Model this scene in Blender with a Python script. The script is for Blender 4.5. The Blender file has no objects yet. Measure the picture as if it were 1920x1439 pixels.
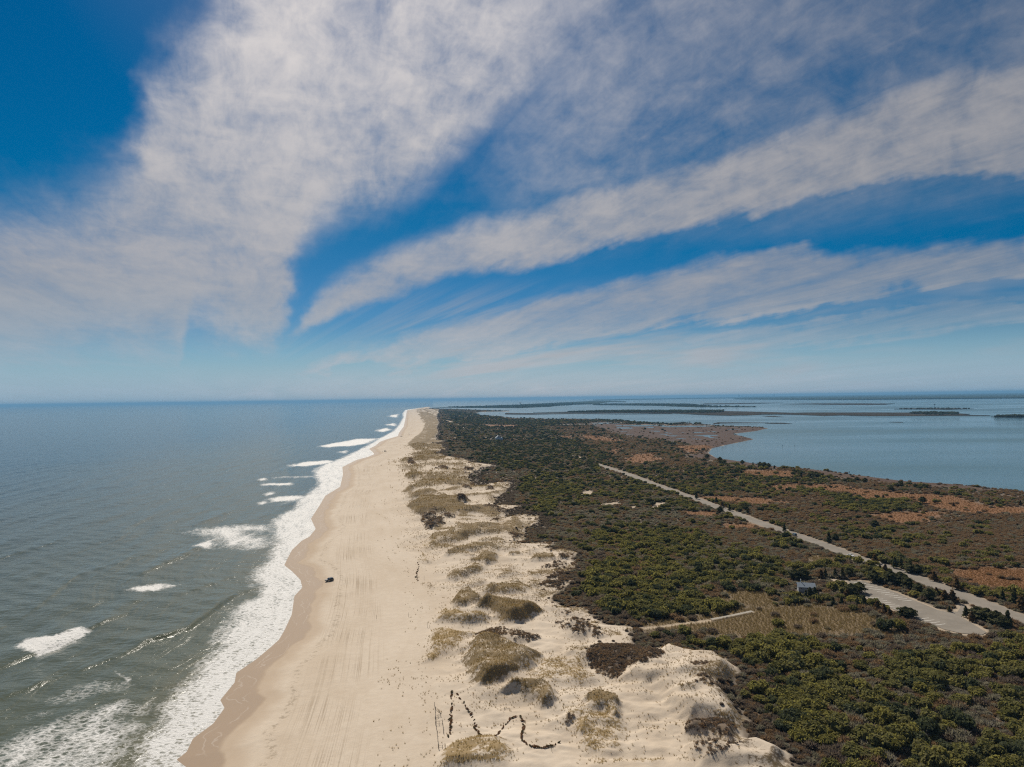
import bpy, bmesh, math, random
import numpy as np
from mathutils import Vector, Matrix

R = math.radians
SC = bpy.context.scene
COL = SC.collection
random.seed(7)
RNG = np.random.default_rng(7)

# ------------------------------------------------------------------ camera
CAM_H = 100.0
FOC = 1300.0 / 1920.0 * 36.0
PITCH, ROLL = R(1.24), R(-0.77)
cam_data = bpy.data.cameras.new('camera')
cam_data.sensor_width = 36.0
cam_data.lens = FOC
cam_data.clip_start = 1.0
cam_data.clip_end = 250000.0
cam = bpy.data.objects.new('camera', cam_data)
COL.objects.link(cam)
CAM_M = Matrix.Translation((0, 0, CAM_H)) @ Matrix.Rotation(R(90) + PITCH, 4, 'X') @ Matrix.Rotation(ROLL, 4, 'Z')
cam.matrix_world = CAM_M
SC.camera = cam
CAM_R = np.array(CAM_M.to_3x3())

# ------------------------------------------------------------------ light
SUN_AZ, SUN_EL = R(-17.0), R(43.0)          # azimuth from +Y towards +X
world = bpy.data.worlds.new('World')
SC.world = world
world.use_nodes = True
sun_data = bpy.data.lights.new('sun', 'SUN')
sun_data.energy = 4.8
sun_data.angle = R(0.5)
sun_data.color = (1.0, 0.93, 0.82)
sun = bpy.data.objects.new('sun', sun_data)
COL.objects.link(sun)
sun_dir = Vector((math.sin(SUN_AZ) * math.cos(SUN_EL), math.cos(SUN_AZ) * math.cos(SUN_EL), math.sin(SUN_EL)))
sun.rotation_euler = sun_dir.to_track_quat('Z', 'Y').to_euler()
sun.location = (0, 0, 300)
SC.view_settings.view_transform = 'Standard'
SC.view_settings.look = 'None'
SC.view_settings.exposure = 0.22
SC.view_settings.gamma = 1.0
SC.view_settings.use_curve_mapping = False
SC.cycles.use_denoising = False
SC.cycles.filter_width = 1.2
SC.cycles.max_bounces = 6
SC.cycles.volume_bounces = 0
SC.cycles.transparent_max_bounces = 8
SC.cycles.sample_clamp_indirect = 4.0
SC.cycles.sample_clamp_direct = 5.0

# ------------------------------------------------------------------ node helpers
class NT:
    """small helper for building node trees"""
    def __init__(self, tree):
        self.t = tree
        self.x = 0
    def n(self, typ, **kw):
        nd = self.t.nodes.new(typ)
        nd.location = (self.x, 0)
        self.x += 40
        ins = kw.pop('ins', {})
        for k, v in kw.items():
            setattr(nd, k, v)
        for k, v in ins.items():
            self.put(nd.inputs[k], v)
        return nd
    def put(self, sock, v):
        if isinstance(v, bpy.types.NodeSocket):
            self.t.links.new(v, sock)
        elif isinstance(v, (tuple, list)) and sock.type == 'RGBA' and len(v) == 3:
            sock.default_value = (*v, 1.0)
        else:
            sock.default_value = v
    def m(self, op, a, b=0.0, c=0.0, clamp=False):
        nd = self.n('ShaderNodeMath', operation=op, use_clamp=clamp)
        self.put(nd.inputs[0], a)
        if len(nd.inputs) > 1: self.put(nd.inputs[1], b)
        if len(nd.inputs) > 2: self.put(nd.inputs[2], c)
        return nd.outputs[0]
    def vm(self, op, a, b=(0, 0, 0)):
        nd = self.n('ShaderNodeVectorMath', operation=op)
        self.put(nd.inputs[0], a)
        if op == 'SCALE':
            self.put(nd.inputs['Scale'], b)
        else:
            self.put(nd.inputs[1], b)
        return nd.outputs['Value'] if op in ('DOT_PRODUCT', 'LENGTH') else nd.outputs[0]
    def ss(self, v, lo, hi, a=0.0, b=1.0, smooth=True):
        nd = self.n('ShaderNodeMapRange', interpolation_type='SMOOTHSTEP' if smooth else 'LINEAR')
        nd.clamp = True
        for k, q in ((0, v), (1, lo), (2, hi), (3, a), (4, b)):
            self.put(nd.inputs[k], q)
        return nd.outputs[0]
    def noise(self, vec, scale, detail=3.0, rough=0.5, dist=0.0, color=False):
        nd = self.n('ShaderNodeTexNoise', ins={'Vector': vec, 'Scale': scale, 'Detail': detail, 'Roughness': rough, 'Distortion': dist})
        return nd.outputs['Color' if color else 'Fac']
    def mix(self, f, a, b):
        nd = self.n('ShaderNodeMix', data_type='RGBA')
        self.put(nd.inputs[0], f)
        self.put(nd.inputs[6], a)
        self.put(nd.inputs[7], b)
        return nd.outputs[2]
    def comb(self, x, y, z=0.0):
        nd = self.n('ShaderNodeCombineXYZ')
        for k, v in enumerate((x, y, z)): self.put(nd.inputs[k], v)
        return nd.outputs[0]
    def attr(self, name):
        return self.n('ShaderNodeAttribute', attribute_name=name, attribute_type='GEOMETRY').outputs['Fac']
    def curve(self, v, pts):
        nd = self.n('ShaderNodeFloatCurve')
        c = nd.mapping.curves[0]
        pts = sorted(pts)
        while len(c.points) < len(pts):
            c.points.new(0.5, 0.5)
        for p, (x, y) in zip(c.points, pts):
            p.location = (x, y)
            p.handle_type = 'AUTO_CLAMPED'
        nd.mapping.use_clip = False
        nd.mapping.update()
        self.put(nd.inputs['Value'], v)
        return nd.outputs[0]

# ------------------------------------------------------------------ photo pixel <-> place
def ray(px, py):
    v = CAM_R @ np.array([(px - 960.0) / 1300.0, -(py - 719.5) / 1300.0, -1.0])
    return v / np.linalg.norm(v)

def at(px, py, z=0.0):
    """the point of the level z that the photo pixel (px, py) shows"""
    v = ray(px, py)
    k = (z - CAM_H) / min(v[2], -2e-4)
    return (v[0] * k, v[1] * k)

def pts_at(pts, z=0.0):
    return np.array([at(x, y, z) for x, y in pts])

def project(X, Y, Z):
    d = np.stack([X, Y, Z - CAM_H], -1) @ CAM_R
    w = -d[..., 2]
    w = np.where(np.abs(w) < 1e-6, 1e-6, w)
    return 960 + 1300 * d[..., 0] / w, 719.5 - 1300 * d[..., 1] / w, w

# ------------------------------------------------------------------ sky
def build_world():
    t = world.node_tree
    t.nodes.clear()
    g = NT(t)
    d = g.n('ShaderNodeTexCoord').outputs['Generated']
    d = g.vm('NORMALIZE', d)
    sep = g.n('ShaderNodeSeparateXYZ', ins={0: d})
    X, Y, Z = sep.outputs
    az = g.m('ARCTAN2', X, Y)
    el = g.m('ARCSINE', Z)
    # direction on a level cloud sheet, streaks run along the azimuth of the vanishing point
    zz = g.m('ADD', g.m('MAXIMUM', Z, 0.0), 0.07)
    px, py = g.m('DIVIDE', X, zz), g.m('DIVIDE', Y, zz)
    a0 = R(-19.0)
    along = g.m('ADD', g.m('MULTIPLY', px, math.sin(a0)), g.m('MULTIPLY', py, math.cos(a0)))
    across = g.m('SUBTRACT', g.m('MULTIPLY', px, math.cos(a0)), g.m('MULTIPLY', py, math.sin(a0)))
    P = g.comb(px, py, 0.0)
    PS = g.comb(g.m('MULTIPLY', along, 0.28), across, 3.1)
    # warp of the edges
    w1 = g.m('SUBTRACT', g.noise(g.vm('SCALE', d, 1.0), 5.0, 5.0, 0.55), 0.5)
    w2 = g.m('SUBTRACT', g.noise(PS, 1.6, 5.0, 0.6), 0.5)
    u0 = g.m('DIVIDE', g.m('ADD', az, R(45)), R(90))
    w3 = g.m('SUBTRACT', g.noise(d, 20.0, 5.0, 0.6), 0.5)
    u = g.m('ADD', u0, g.m('ADD', g.m('MULTIPLY', w1, 0.07), g.m('MULTIPLY', w3, 0.022)), clamp=True)
    v = g.m('DIVIDE', el, R(50))
    v = g.m('ADD', v, g.m('ADD', g.m('MULTIPLY', w2, 0.075), g.m('ADD', g.m('MULTIPLY', w3, 0.03), g.m('MULTIPLY', w1, 0.07))))
    def uv(p):
        r = ray(*p)
        return ((math.atan2(r[0], r[1]) + R(45)) / R(90), math.asin(r[2]) / R(50))
    def band(lo, up, slo, sup):
        lo = g.curve(u, [uv(p) for p in lo]); up = g.curve(u, [uv(p) for p in up])
        a = g.ss(v, g.m('SUBTRACT', lo, slo), g.m('ADD', lo, slo))
        b = g.ss(v, g.m('SUBTRACT', up, sup), g.m('ADD', up, sup), 1.0, 0.0)
        return g.m('MULTIPLY', a, b)
    A = band([(-120, 695), (0, 690), (200, 680), (330, 680), (362, 612), (390, 615), (440, 642), (490, 672), (515, 662), (532, 625), (550, 555), (568, 490), (595, 440),
              (640, 400), (740, 372), (800, 335), (900, 262), (1000, 200), (1100, 120), (1250, 0), (1400, -120)],
             [(-120, 430), (0, 398), (100, 385), (180, 350), (235, 270), (270, 160), (330, 80), (390, 20), (470, -80), (620, -300)], 0.070, 0.105)
    Cb = band([(500, 655), (545, 640), (600, 605), (700, 575), (800, 545), (900, 515), (1000, 487), (1200, 452), (1400, 405), (1600, 350), (1750, 330), (1950, 325)],
              [(500, 656), (545, 635), (575, 575), (620, 525), (700, 482), (800, 442), (900, 415), (1000, 388), (1100, 352), (1200, 326), (1300, 302), (1400, 272), (1500, 242), (1600, 210), (1700, 170), (1800, 140), (1950, 110)], 0.016, 0.035)
    E = band([(420, 722), (560, 712), (700, 697), (850, 682), (950, 664), (1050, 648), (1200, 625), (1400, 592), (1600, 562), (1750, 545), (1950, 520)],
             [(420, 718), (500, 700), (560, 685), (700, 652), (800, 615), (900, 580), (1000, 552), (1200, 512), (1400, 480), (1600, 478), (1950, 450)], 0.012, 0.022)
    G = band([(700, 735), (800, 722), (1000, 692), (1200, 668), (1500, 642), (1950, 615)],
             [(700, 728), (800, 706), (1000, 664), (1200, 638), (1500, 598), (1950, 560)], 0.012, 0.012)
    veil = g.m('MULTIPLY', g.ss(az, R(-13), R(8)), g.ss(el, R(8), R(17)))
    away = g.ss(g.m('ABSOLUTE', az), R(50), R(80))
    f1 = g.noise(PS, 1.5, 8.0, 0.62, 0.6)          # long streaks
    f2 = g.m('ADD', g.m('MULTIPLY', g.noise(P, 4.5, 7.0, 0.6, 0.5), .45), g.m('MULTIPLY', g.noise(d, 24.0, 7.0, 0.62, 0.3), .55))   # mottling
    f3 = g.noise(g.vm('SCALE', d, 1.0), 3.2, 4.0, 0.5)
    m = g.m('MULTIPLY', A, g.ss(az, R(-11), R(7), 0.92, 0.50))
    for q, k in ((Cb, 0.86), (E, 0.74), (G, 0.52)):
        m = g.m('MAXIMUM', m, g.m('MULTIPLY', q, k))
    m = g.m('MAXIMUM', m, g.m('MULTIPLY', veil, 0.48))
    m = g.m('ADD', g.m('MULTIPLY', m, g.m('SUBTRACT', 1.0, away)), g.m('MULTIPLY', away, 0.5))
    tex = g.m('ADD', g.m('MULTIPLY', g.m('SUBTRACT', f1, 0.5), 1.25), g.m('MULTIPLY', g.m('SUBTRACT', f2, 0.5), g.ss(el, R(6), R(20), 0.55, 1.55)))
    tex = g.m('ADD', tex, g.m('MULTIPLY', g.m('SUBTRACT', f3, 0.5), 0.35))
    f4 = g.noise(g.vm('ADD', g.vm('SCALE', PS, 2.0), d), 5.5, 7.0, 0.66, 0.8)
    tex = g.m('ADD', tex, g.m('MULTIPLY', g.m('SUBTRACT', f4, 0.5), g.ss(el, R(5), R(14), .20, .36)))
    # texture matters where there is some cloud
    dens = g.m('ADD', m, g.m('MULTIPLY', tex, g.ss(m, 0.20, 0.80, 0.34, 1.0)))
    dens = g.ss(dens, 0.05, 1.16, 0.0, 0.90)
    # pale air low over the horizon
    low = g.ss(el, R(0.2), R(3.8), 0.86, 0.0)
    dens = g.m('MAXIMUM', dens, g.m('MULTIPLY', low, g.m('ADD', 0.85, g.m('MULTIPLY', tex, 0.7))))
    # thin streaks that fan out from the far end of the bands, low down
    da = g.m('ADD', g.m('ABSOLUTE', g.m('SUBTRACT', az, R(-20.5))), 0.05)
    fan = g.m('DIVIDE', el, da)
    fs = g.noise(g.comb(g.m('MULTIPLY', fan, 13.0), g.m('MULTIPLY', az, 2.6), 0.0), 1.0, 4.0, 0.6, 0.3)
    fsm = g.m('MULTIPLY', g.ss(fs, 0.38, 0.64), g.m('MULTIPLY', g.ss(el, R(10.5), R(4.5)), g.ss(az, R(-14), R(-2), .12, 1.0)))
    dens = g.m('MAXIMUM', dens, g.m('MULTIPLY', fsm, 0.84))
    cosun = g.vm('DOT_PRODUCT', d, tuple(sun_dir))
    glow = g.m('POWER', g.m('MAXIMUM', cosun, 0.0), 9.0)
    lum = g.m('ADD', g.ss(el, R(1), R(9), 0.405, 0.280), g.m('MULTIPLY', glow, 0.44))
    lum = g.m('ADD', lum, g.m('MULTIPLY', tex, 0.10))
    ccol = g.n('ShaderNodeCombineXYZ')
    warm = g.ss(el, R(0), R(12), 1.0, 0.0)
    side = g.ss(g.m('ABSOLUTE', g.m('SUBTRACT', az, R(2))), R(4), R(34), 0.0, 1.0)
    warm = g.m('MULTIPLY', warm, g.m('ADD', .30, g.m('MULTIPLY', side, .70)))
    g.put(ccol.inputs[0], g.m('MULTIPLY', lum, g.m('SUBTRACT', g.m('ADD', 1.03, g.m('MULTIPLY', glow, .06)), g.m('MULTIPLY', warm, .36)))); g.put(ccol.inputs[1], g.m('MULTIPLY', lum, g.m('SUBTRACT', 1.0, g.m('MULTIPLY', warm, .15)))); g.put(ccol.inputs[2], g.m('MULTIPLY', lum, g.m('SUBTRACT', 1.03, g.m('MULTIPLY', glow, .10))))
    sky = g.n('ShaderNodeTexSky', sky_type='NISHITA')
    sky.sun_disc = False
    sky.sun_elevation = SUN_EL
    sky.sun_rotation = SUN_AZ
    sky.altitude = 200.0
    sky.air_density = 1.0
    sky.dust_density = 0.3
    sky.ozone_density = 3.0
    STR = 0.07
    hs = g.n('ShaderNodeHueSaturation', ins={'Hue': 0.495, 'Saturation': 1.75, 'Value': 0.52, 'Fac': 1.0, 'Color': sky.outputs[0]})
    tint = g.mix(g.ss(el, R(1), R(16)), (0.55, 0.86, 1.20), (1.0, 1.0, 1.0))
    skyc = g.vm('MULTIPLY', hs.outputs[0], tint)
    skyc = g.mix(g.ss(el, R(0.5), R(6.5), .85, 0.0), skyc, (0.27 / STR, 0.42 / STR, 0.52 / STR))
    cl = g.vm('SCALE', ccol.outputs[0], 1.0 / STR)
    col = g.mix(dens, skyc, cl)
    bg = g.n('ShaderNodeBackground', ins={'Color': col, 'Strength': STR})
    out = g.n('ShaderNodeOutputWorld', ins={'Surface': bg.outputs[0]})
build_world()

# ------------------------------------------------------------------ fields
def _hash(ix, iy, seed):
    h = (ix.astype(np.int64) * 374761393 + iy.astype(np.int64) * 668265263 + seed * 1442695041) & 0xFFFFFFFF
    h = ((h ^ (h >> 13)) * 1274126177) & 0xFFFFFFFF
    return ((h ^ (h >> 16)) & 0xFFFF) / 65535.0

def vnoise(x, y, seed=0):
    ix, iy = np.floor(x), np.floor(y)
    fx, fy = x - ix, y - iy
    fx, fy = fx * fx * (3 - 2 * fx), fy * fy * (3 - 2 * fy)
    a, b = _hash(ix, iy, seed), _hash(ix + 1, iy, seed)
    c, d = _hash(ix, iy + 1, seed), _hash(ix + 1, iy + 1, seed)
    return (a + (b - a) * fx) * (1 - fy) + (c + (d - c) * fx) * fy

def fbm(x, y, seed=0, octs=4):
    s, amp, tot = 0.0, 1.0, 0.0
    for k in range(octs):
        s = s + amp * vnoise(x * 2 ** k, y * 2 ** k, seed + k * 17)
        tot += amp
        amp *= 0.5
    return s / tot

def sstep(x, a, b):
    t = np.clip((x - a) / (b - a), 0, 1)
    return t * t * (3 - 2 * t)

def line_dist(X, Y, pl):
    best = np.full(X.shape, 1e18)
    for (ax, ay), (bx, by) in zip(pl[:-1], pl[1:]):
        dx, dy = bx - ax, by - ay
        t = np.clip(((X - ax) * dx + (Y - ay) * dy) / (dx * dx + dy * dy + 1e-12), 0, 1)
        np.minimum(best, (X - ax - t * dx) ** 2 + (Y - ay - t * dy) ** 2, out=best)
    return np.sqrt(best)

def in_poly(X, Y, pl):
    r = np.zeros(X.shape, bool)
    n = len(pl)
    for i in range(n):
        (ax, ay), (bx, by) = pl[i], pl[(i + 1) % n]
        if ay == by: continue
        c = ((ay > Y) != (by > Y)) & (X < (bx - ax) * (Y - ay) / (by - ay) + ax)
        r ^= c
    return r

def poly_sd(X, Y, pl, reach=None):
    """signed distance, positive inside; outside the reach of the outline -reach"""
    pl = np.asarray(pl)
    closed = np.vstack([pl, pl[:1]])
    if reach is None:
        d = line_dist(X, Y, closed)
        return np.where(in_poly(X, Y, pl), d, -d)
    out = np.full(X.shape, -float(reach))
    (x0, y0), (x1, y1) = pl.min(0) - reach, pl.max(0) + reach
    k = (X > x0) & (X < x1) & (Y > y0) & (Y < y1)
    if k.any():
        x, y = X[k], Y[k]
        d = line_dist(x, y, closed)
        out[k] = np.where(in_poly(x, y, pl), d, -d)
    return out

def zm(x0, y0, s, pts):
    return [(x0 + x / s, y0 + y / s) for x, y in pts]

# ------------------------------------------------------------------ outlines (photo pixels put on the ground)
SHORE_PX = [(795, 764), (763, 770), (760, 787), (757, 800), (748, 812), (746, 818), (722, 825), (712, 829), (704, 836), (692, 842), (698, 847), (702, 852), (690, 857), (668, 863),
            (642, 876), (643, 890), (638, 913), (610, 930), (600, 947), (583, 973), (592, 992), (580, 1007), (566, 1014), (547, 1032), (533, 1060), (548, 1072),
            (563, 1087), (567, 1102), (552, 1118), (547, 1153), (533, 1183), (523, 1200), (505, 1216), (480, 1237), (443, 1262), (440, 1280), (413, 1313),
            (421, 1328), (400, 1357), (362, 1385), (350, 1410), (331, 1425), (352, 1441), (325, 1480), (285, 1540), (240, 1620), (120, 1900)]
SHORE = pts_at(SHORE_PX, 0.0)
BAY_PX = [(800, 766), (880, 769), (930, 770.5), (962, 771.5), (900, 773), (892, 775), (905, 780), (940, 781.5), (960, 785), (1027, 786.5), (1100, 787), (1164, 790), (1241, 795), (1305, 796), (1356, 799), (1442, 803),
          (1416, 809), (1373, 814), (1390, 818), (1414, 824), (1365, 834), (1335, 841), (1328, 850), (1343, 859), (1399, 867), (1463, 876), (1527, 881), (1613, 892),
          (1698, 903), (1783, 908), (1920, 923), (2150, 952), (2700, 1030), (5000, 1500)]
BAY = pts_at(BAY_PX, 0.0)
SCRUB_PX = [(806, 767), (823, 768), (818, 781), (823, 793), (818, 802), (823, 810), (816, 818), (818, 825), (837, 827), (807, 831), (827, 834), (829, 839), (836, 842), (815, 849), (837, 856),
            (865, 859), (889, 868), (914, 870), (926, 872.6), (900, 877), (890, 885), (879, 893), (883, 906), (907, 912), (918, 906), (951, 904), (957, 911), (948, 921),
            (933, 932), (925, 946), (941, 946), (972, 948), (946, 959), (946, 969), (984, 964), (1004, 966), (1002, 979), (982, 994), (980, 1012), (961, 1020), (1021, 1015),
            (1040, 1016), (1017, 1026), (1059, 1031), (1083, 1039), (1074, 1050), (1081, 1065), (1059, 1076), (1077, 1091), (1055, 1099), (1029, 1127), (1059, 1138),
            (1100, 1138), (1110, 1150), (1127, 1170), (1170, 1174), (1181, 1185), (1188, 1199), (1181, 1208), (1150, 1212), (1207, 1219), (1250, 1211), (1282, 1224),
            (1353, 1233), (1383, 1254), (1360, 1274), (1340, 1280), (1356, 1308), (1390, 1345), (1385, 1382), (1417, 1393), (1470, 1412), (1468, 1441), (1450, 1500), (1480, 1900)]
SCRUB_EDGE = pts_at(SCRUB_PX, 3.0)
SCRUB = np.vstack([SCRUB_EDGE, [(900, 60)], BAY[::-1]])
T_SPLIT = -0.1138

def shore_x(Y):
    o = np.argsort(SHORE[:, 1])
    return np.interp(Y, SHORE[o, 1], SHORE[o, 0])

_ys = np.arange(100.0, 9000.0, 5.0)
_k = np.exp(-(np.arange(-60, 61) / 26.0) ** 2); _k /= _k.sum()
_xs = np.convolve(np.pad(shore_x(_ys), 60, mode='edge'), _k, 'valid')
def SMX(Y): return np.interp(Y, _ys, _xs)

# dune patches: photo outline, plant density, height of the mound, tone (0 olive brown, 1 dark shrub, 2 golden)
A = (740, 960, 5.333); B = (740, 760, 7.196); C = (700, 1139, 4.8); D = (1060, 1139, 4.364)
DUNES = [
 (A, [(240,90),(310,30),(400,15),(440,45),(330,75),(260,110)], .9, 2.2, 1),
 (A, [(285,160),(330,120),(420,75),(500,70),(510,100),(430,150),(340,180)], .9, 2.8, 1),
 (A, [(430,45),(560,35),(620,45),(530,80)], .8, 1.6, 1),
 (A, [(640,95),(680,65),(760,70),(850,100),(760,108)], .6, 1.4, 0),
 (A, [(970,75),(1030,65),(1080,85),(1060,105),(985,100)], .9, 1.6, 1),
 (A, [(330,280),(370,235),(520,220),(700,165),(800,150),(900,165),(1000,130),(1150,110),(1230,90),(1300,130),(1290,190),(1150,240),(1000,240),(900,250),(780,260),(690,290),(560,300),(430,330),(350,370),(330,330)], .72, 3.2, 0),
 (A, [(260,340),(320,300),(345,360),(290,375)], .7, .6, 2),
 (A, [(620,390),(750,345),(900,310),(1050,300),(1180,320),(1300,340),(1190,390),(1000,390),(1040,440),(980,520),(880,560),(800,430),(600,430),(430,470),(470,430)], .5, 1.6, 0),
 (A, [(210,450),(250,405),(330,400),(400,450),(370,500),(290,500),(230,480)], .5, .8, 2),
 (A, [(520,640),(560,605),(680,590),(800,545),(900,570),(880,620),(760,620),(700,680),(580,690)], .72, 2.6, 0),
 (A, [(970,590),(1100,560),(1180,555),(1300,640),(1150,650),(1010,665),(1040,620)], .5, 1.4, 0),
 (A, [(710,740),(740,700),(850,690),(960,700),(850,740),(740,755)], .55, 1.5, 0),
 (A, [(850,800),(1050,750),(1150,730),(1250,725),(1380,780),(1300,830),(1180,830),(1060,850),(930,830)], .75, 2.8, 0),
 (A, [(580,910),(640,850),(740,810),(800,850),(900,890),(910,920),(800,930),(700,960),(600,950)], .8, 3.4, 0),
 (A, [(410,1090),(430,1010),(510,970),(580,1000),(640,960),(660,1010),(740,1040),(850,1020),(970,1060),(930,1110),(720,1110),(560,1100)], .7, 2.4, 2),
 (A, [(780,980),(900,930),(1200,950),(1400,970),(1500,1000),(1380,1060),(1300,1110),(1200,1130),(1050,1110),(970,1050),(900,990)], .97, 5.0, 0),
 (A, [(1140,240),(1200,225),(1290,230),(1270,260),(1180,280)], .9, 1.0, 1),
 (A, [(1550,650),(1620,610),(1750,600),(1700,640),(1600,660)], .9, 1.0, 1),
 (A, [(1480,710),(1600,690),(1700,640),(1800,700),(1650,730),(1500,730)], .9, 1.0, 1),
 (A, [(1450,550),(1600,490),(1730,510),(1720,560),(1560,570)], .55, 1.0, 1),
 (A, [(1380,860),(1550,930),(1900,1000),(1920,1040),(1600,990),(1480,960)], .5, .2, 0),
 (A, [(300,705),(350,700),(400,750),(370,765)], .6, .8, 0),
 (B, [(130,960),(240,910),(350,940),(360,970),(260,1005),(190,1000)], .97, 4.5, 0),
 (B, [(90,1180),(250,1070),(420,980),(600,965),(850,985),(1000,1000),(1050,1060),(880,1080),(700,1080),(500,1100),(330,1120),(200,1180),(120,1190)], .85, 2.6, 0),
 (B, [(220,1240),(330,1160),(480,1130),(560,1150),(590,1190),(450,1200),(330,1260),(240,1270)], .85, 2.6, 0),
 (B, [(165,1380),(350,1270),(500,1255),(760,1260),(1000,1280),(1040,1320),(880,1320),(900,1370),(1000,1410),(1480,1455),(1100,1460),(800,1475),(500,1460),(300,1480),(225,1439)], .95, 4.0, 0),
 (B, [(60,760),(100,730),(300,715),(450,710),(530,740),(400,755),(200,760)], .9, 2.2, 0),
 (B, [(170,780),(210,750),(290,790),(220,810)], .9, 2.0, 1),
 (B, [(580,850),(650,830),(720,850),(730,870),(620,865)], .9, 1.8, 1),
 (B, [(600,940),(640,920),(800,915),(1000,920),(950,960),(800,965),(620,960)], .6, 1.6, 0),
 (B, [(920,1120),(960,1100),(1020,1115),(1030,1140)], .9, 1.5, 1),
 (B, [(1240,1130),(1290,1110),(1340,1140),(1260,1145)], .9, 1.2, 1),
 (B, [(940,890),(980,850),(1060,860),(1080,890)], .9, 1.6, 1),
 (B, [(190,680),(300,650),(500,650),(700,680),(560,690),(400,690)], .85, 2.0, 0),
 (B, [(330,90),(400,90),(560,150),(600,240),(560,300),(600,360),(540,440),(480,470),(420,520),(300,540),(160,530),(250,440),(350,370),(400,280),(410,230),(350,170)], .70, 2.5, 0),
 (B, [(180,540),(280,520),(450,540),(620,530),(470,560),(260,590)], .85, 2.0, 0),
 (B, [(820,1290),(960,1275),(1000,1290),(930,1320),(860,1315)], .9, 1.8, 1),
 (B, [(1190,1390),(1260,1370),(1400,1400),(1300,1430)], .9, 1.5, 1),
 (B, [(200,880),(260,840),(360,850),(310,890),(210,910)], .6, 1.5, 0),
 (B, [(740,1120),(1000,1150),(1170,1160),(900,1190),(740,1190)], .4, .6, 0),
 (B, [(380,800),(600,790),(900,770),(1050,790),(900,810),(560,830),(420,830)], .4, .8, 0),
 (C, [(430,470),(500,380),(490,230),(510,190),(640,175),(760,200),(930,230),(780,290),(660,400),(560,480),(450,485)], .75, 1.5, 2),
 (C, [(930,250),(1050,200),(1200,190),(1250,220),(1350,230),(1500,290),(1400,330),(1250,300),(1000,310)], .6, 1.4, 1),
 (C, [(820,440),(830,360),(950,310),(1150,330),(1350,400),(1500,450),(1480,540),(1350,600),(1280,650),(1150,690),(950,720),(900,660),(830,570)], .85, 4.8, 0),
 (C, [(1140,760),(1230,710),(1400,700),(1550,700),(1660,790),(1640,880),(1500,890),(1430,820),(1320,760)], .7, 2.8, 0),
 (C, [(590,1330),(650,1230),(800,1180),(1000,1170),(1150,1200),(1220,1360),(1150,1439),(600,1439)], .75, 1.8, 2),
 (C, [(1300,620),(1500,470),(1919,420),(1919,680),(1600,690)], .55, .8, 2),
 (C, [(1650,980),(1700,970),(1800,1020),(1750,1030)], .7, .9, 1),
 (C, [(1620,870),(1919,830),(1919,1000),(1700,980)], .4, .5, 2),
 (C, [(1840,1080),(1880,1060),(1930,1080),(1930,1150),(1860,1140)], .8, .8, 2),
 (C, [(1650,150),(1750,140),(1919,150),(1919,290),(1800,270),(1690,210)], .6, 1.4, 1),
 (C, [(80,640),(200,480),(330,460),(480,560),(640,680),(620,850),(440,860),(250,760)], .10, .0, 2),
 (C, [(60,1020),(240,1060),(290,1439),(60,1439)], .08, .0, 2),
 (C, [(430,1240),(640,1230),(620,1439),(430,1439)], .12, .0, 2),
 (D, [(110,400),(300,320),(330,310),(560,300),(700,330),(770,430),(680,520),(600,540),(520,470),(470,560),(400,580),(280,520),(180,460)], .95, 2.0, 1),
 (D, [(0,140),(150,120),(300,190),(350,230),(250,250),(100,190),(0,190)], .6, 1.2, 1),
 (D, [(130,780),(250,735),(400,770),(440,860),(410,900),(330,840),(200,830)], .75, 2.6, 0),
 (D, [(0,850),(150,820),(350,870),(440,900),(480,1000),(430,1150),(300,1200),(120,1180),(100,950),(0,930)], .58, .9, 2),
 (D, [(100,960),(170,970),(160,1040),(110,1040)], .85, .8, 2),
 (D, [(980,990),(1050,950),(1200,940),(1300,960),(1400,1000),(1420,1110),(1330,1130),(1200,1060),(1100,1040),(1010,1040)], .92, 2.2, 1),
 (D, [(780,370),(900,400),(1100,420),(1250,420),(1400,500),(1300,640),(1180,590),(1050,480),(900,450)], .30, .3, 1),
 (D, [(880,560),(1000,480),(1080,520),(1050,600),(900,620)], .38, .4, 0),
 (D, [(1030,690),(1120,630),(1190,660),(1160,730)], .7, .8, 1),
 (D, [(890,720),(980,690),(1100,710),(1060,740),(930,755)], .75, .8, 0),
 (D, [(800,770),(1250,760),(1400,900),(1380,1000),(1250,960),(1000,940),(850,830)], .26, .0, 1),
 (D, [(1120,1190),(1250,1150),(1330,1200),(1480,1170),(1400,1230),(1250,1260)], .5, .9, 1),
 (D, [(190,1240),(300,1220),(500,1250),(770,1240),(820,1300),(200,1309)], .52, .7, 2),
 (D, [(0,340),(120,330),(300,350),(160,420),(0,400)], .55, .8, 0),
 (D, [(0,440),(150,460),(300,580),(160,610),(0,600)], .50, .6, 2),
 (D, [(400,590),(650,400),(830,310),(1000,370),(1280,410),(1410,500),(1300,640),(1440,900),(1400,960),(1000,940),(800,800),(700,640)], .26, 3.2, 1),
 (D, [(1000,1160),(1300,1140),(1560,1110),(1790,1190),(1780,1309),(1100,1309)], .34, 2.4, 1),
]
DUNES_W = []
for fr, pts, dens, h, tone in DUNES:
    DUNES_W.append((pts_at(zm(*fr, pts), 3.0), dens, h, tone))

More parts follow.
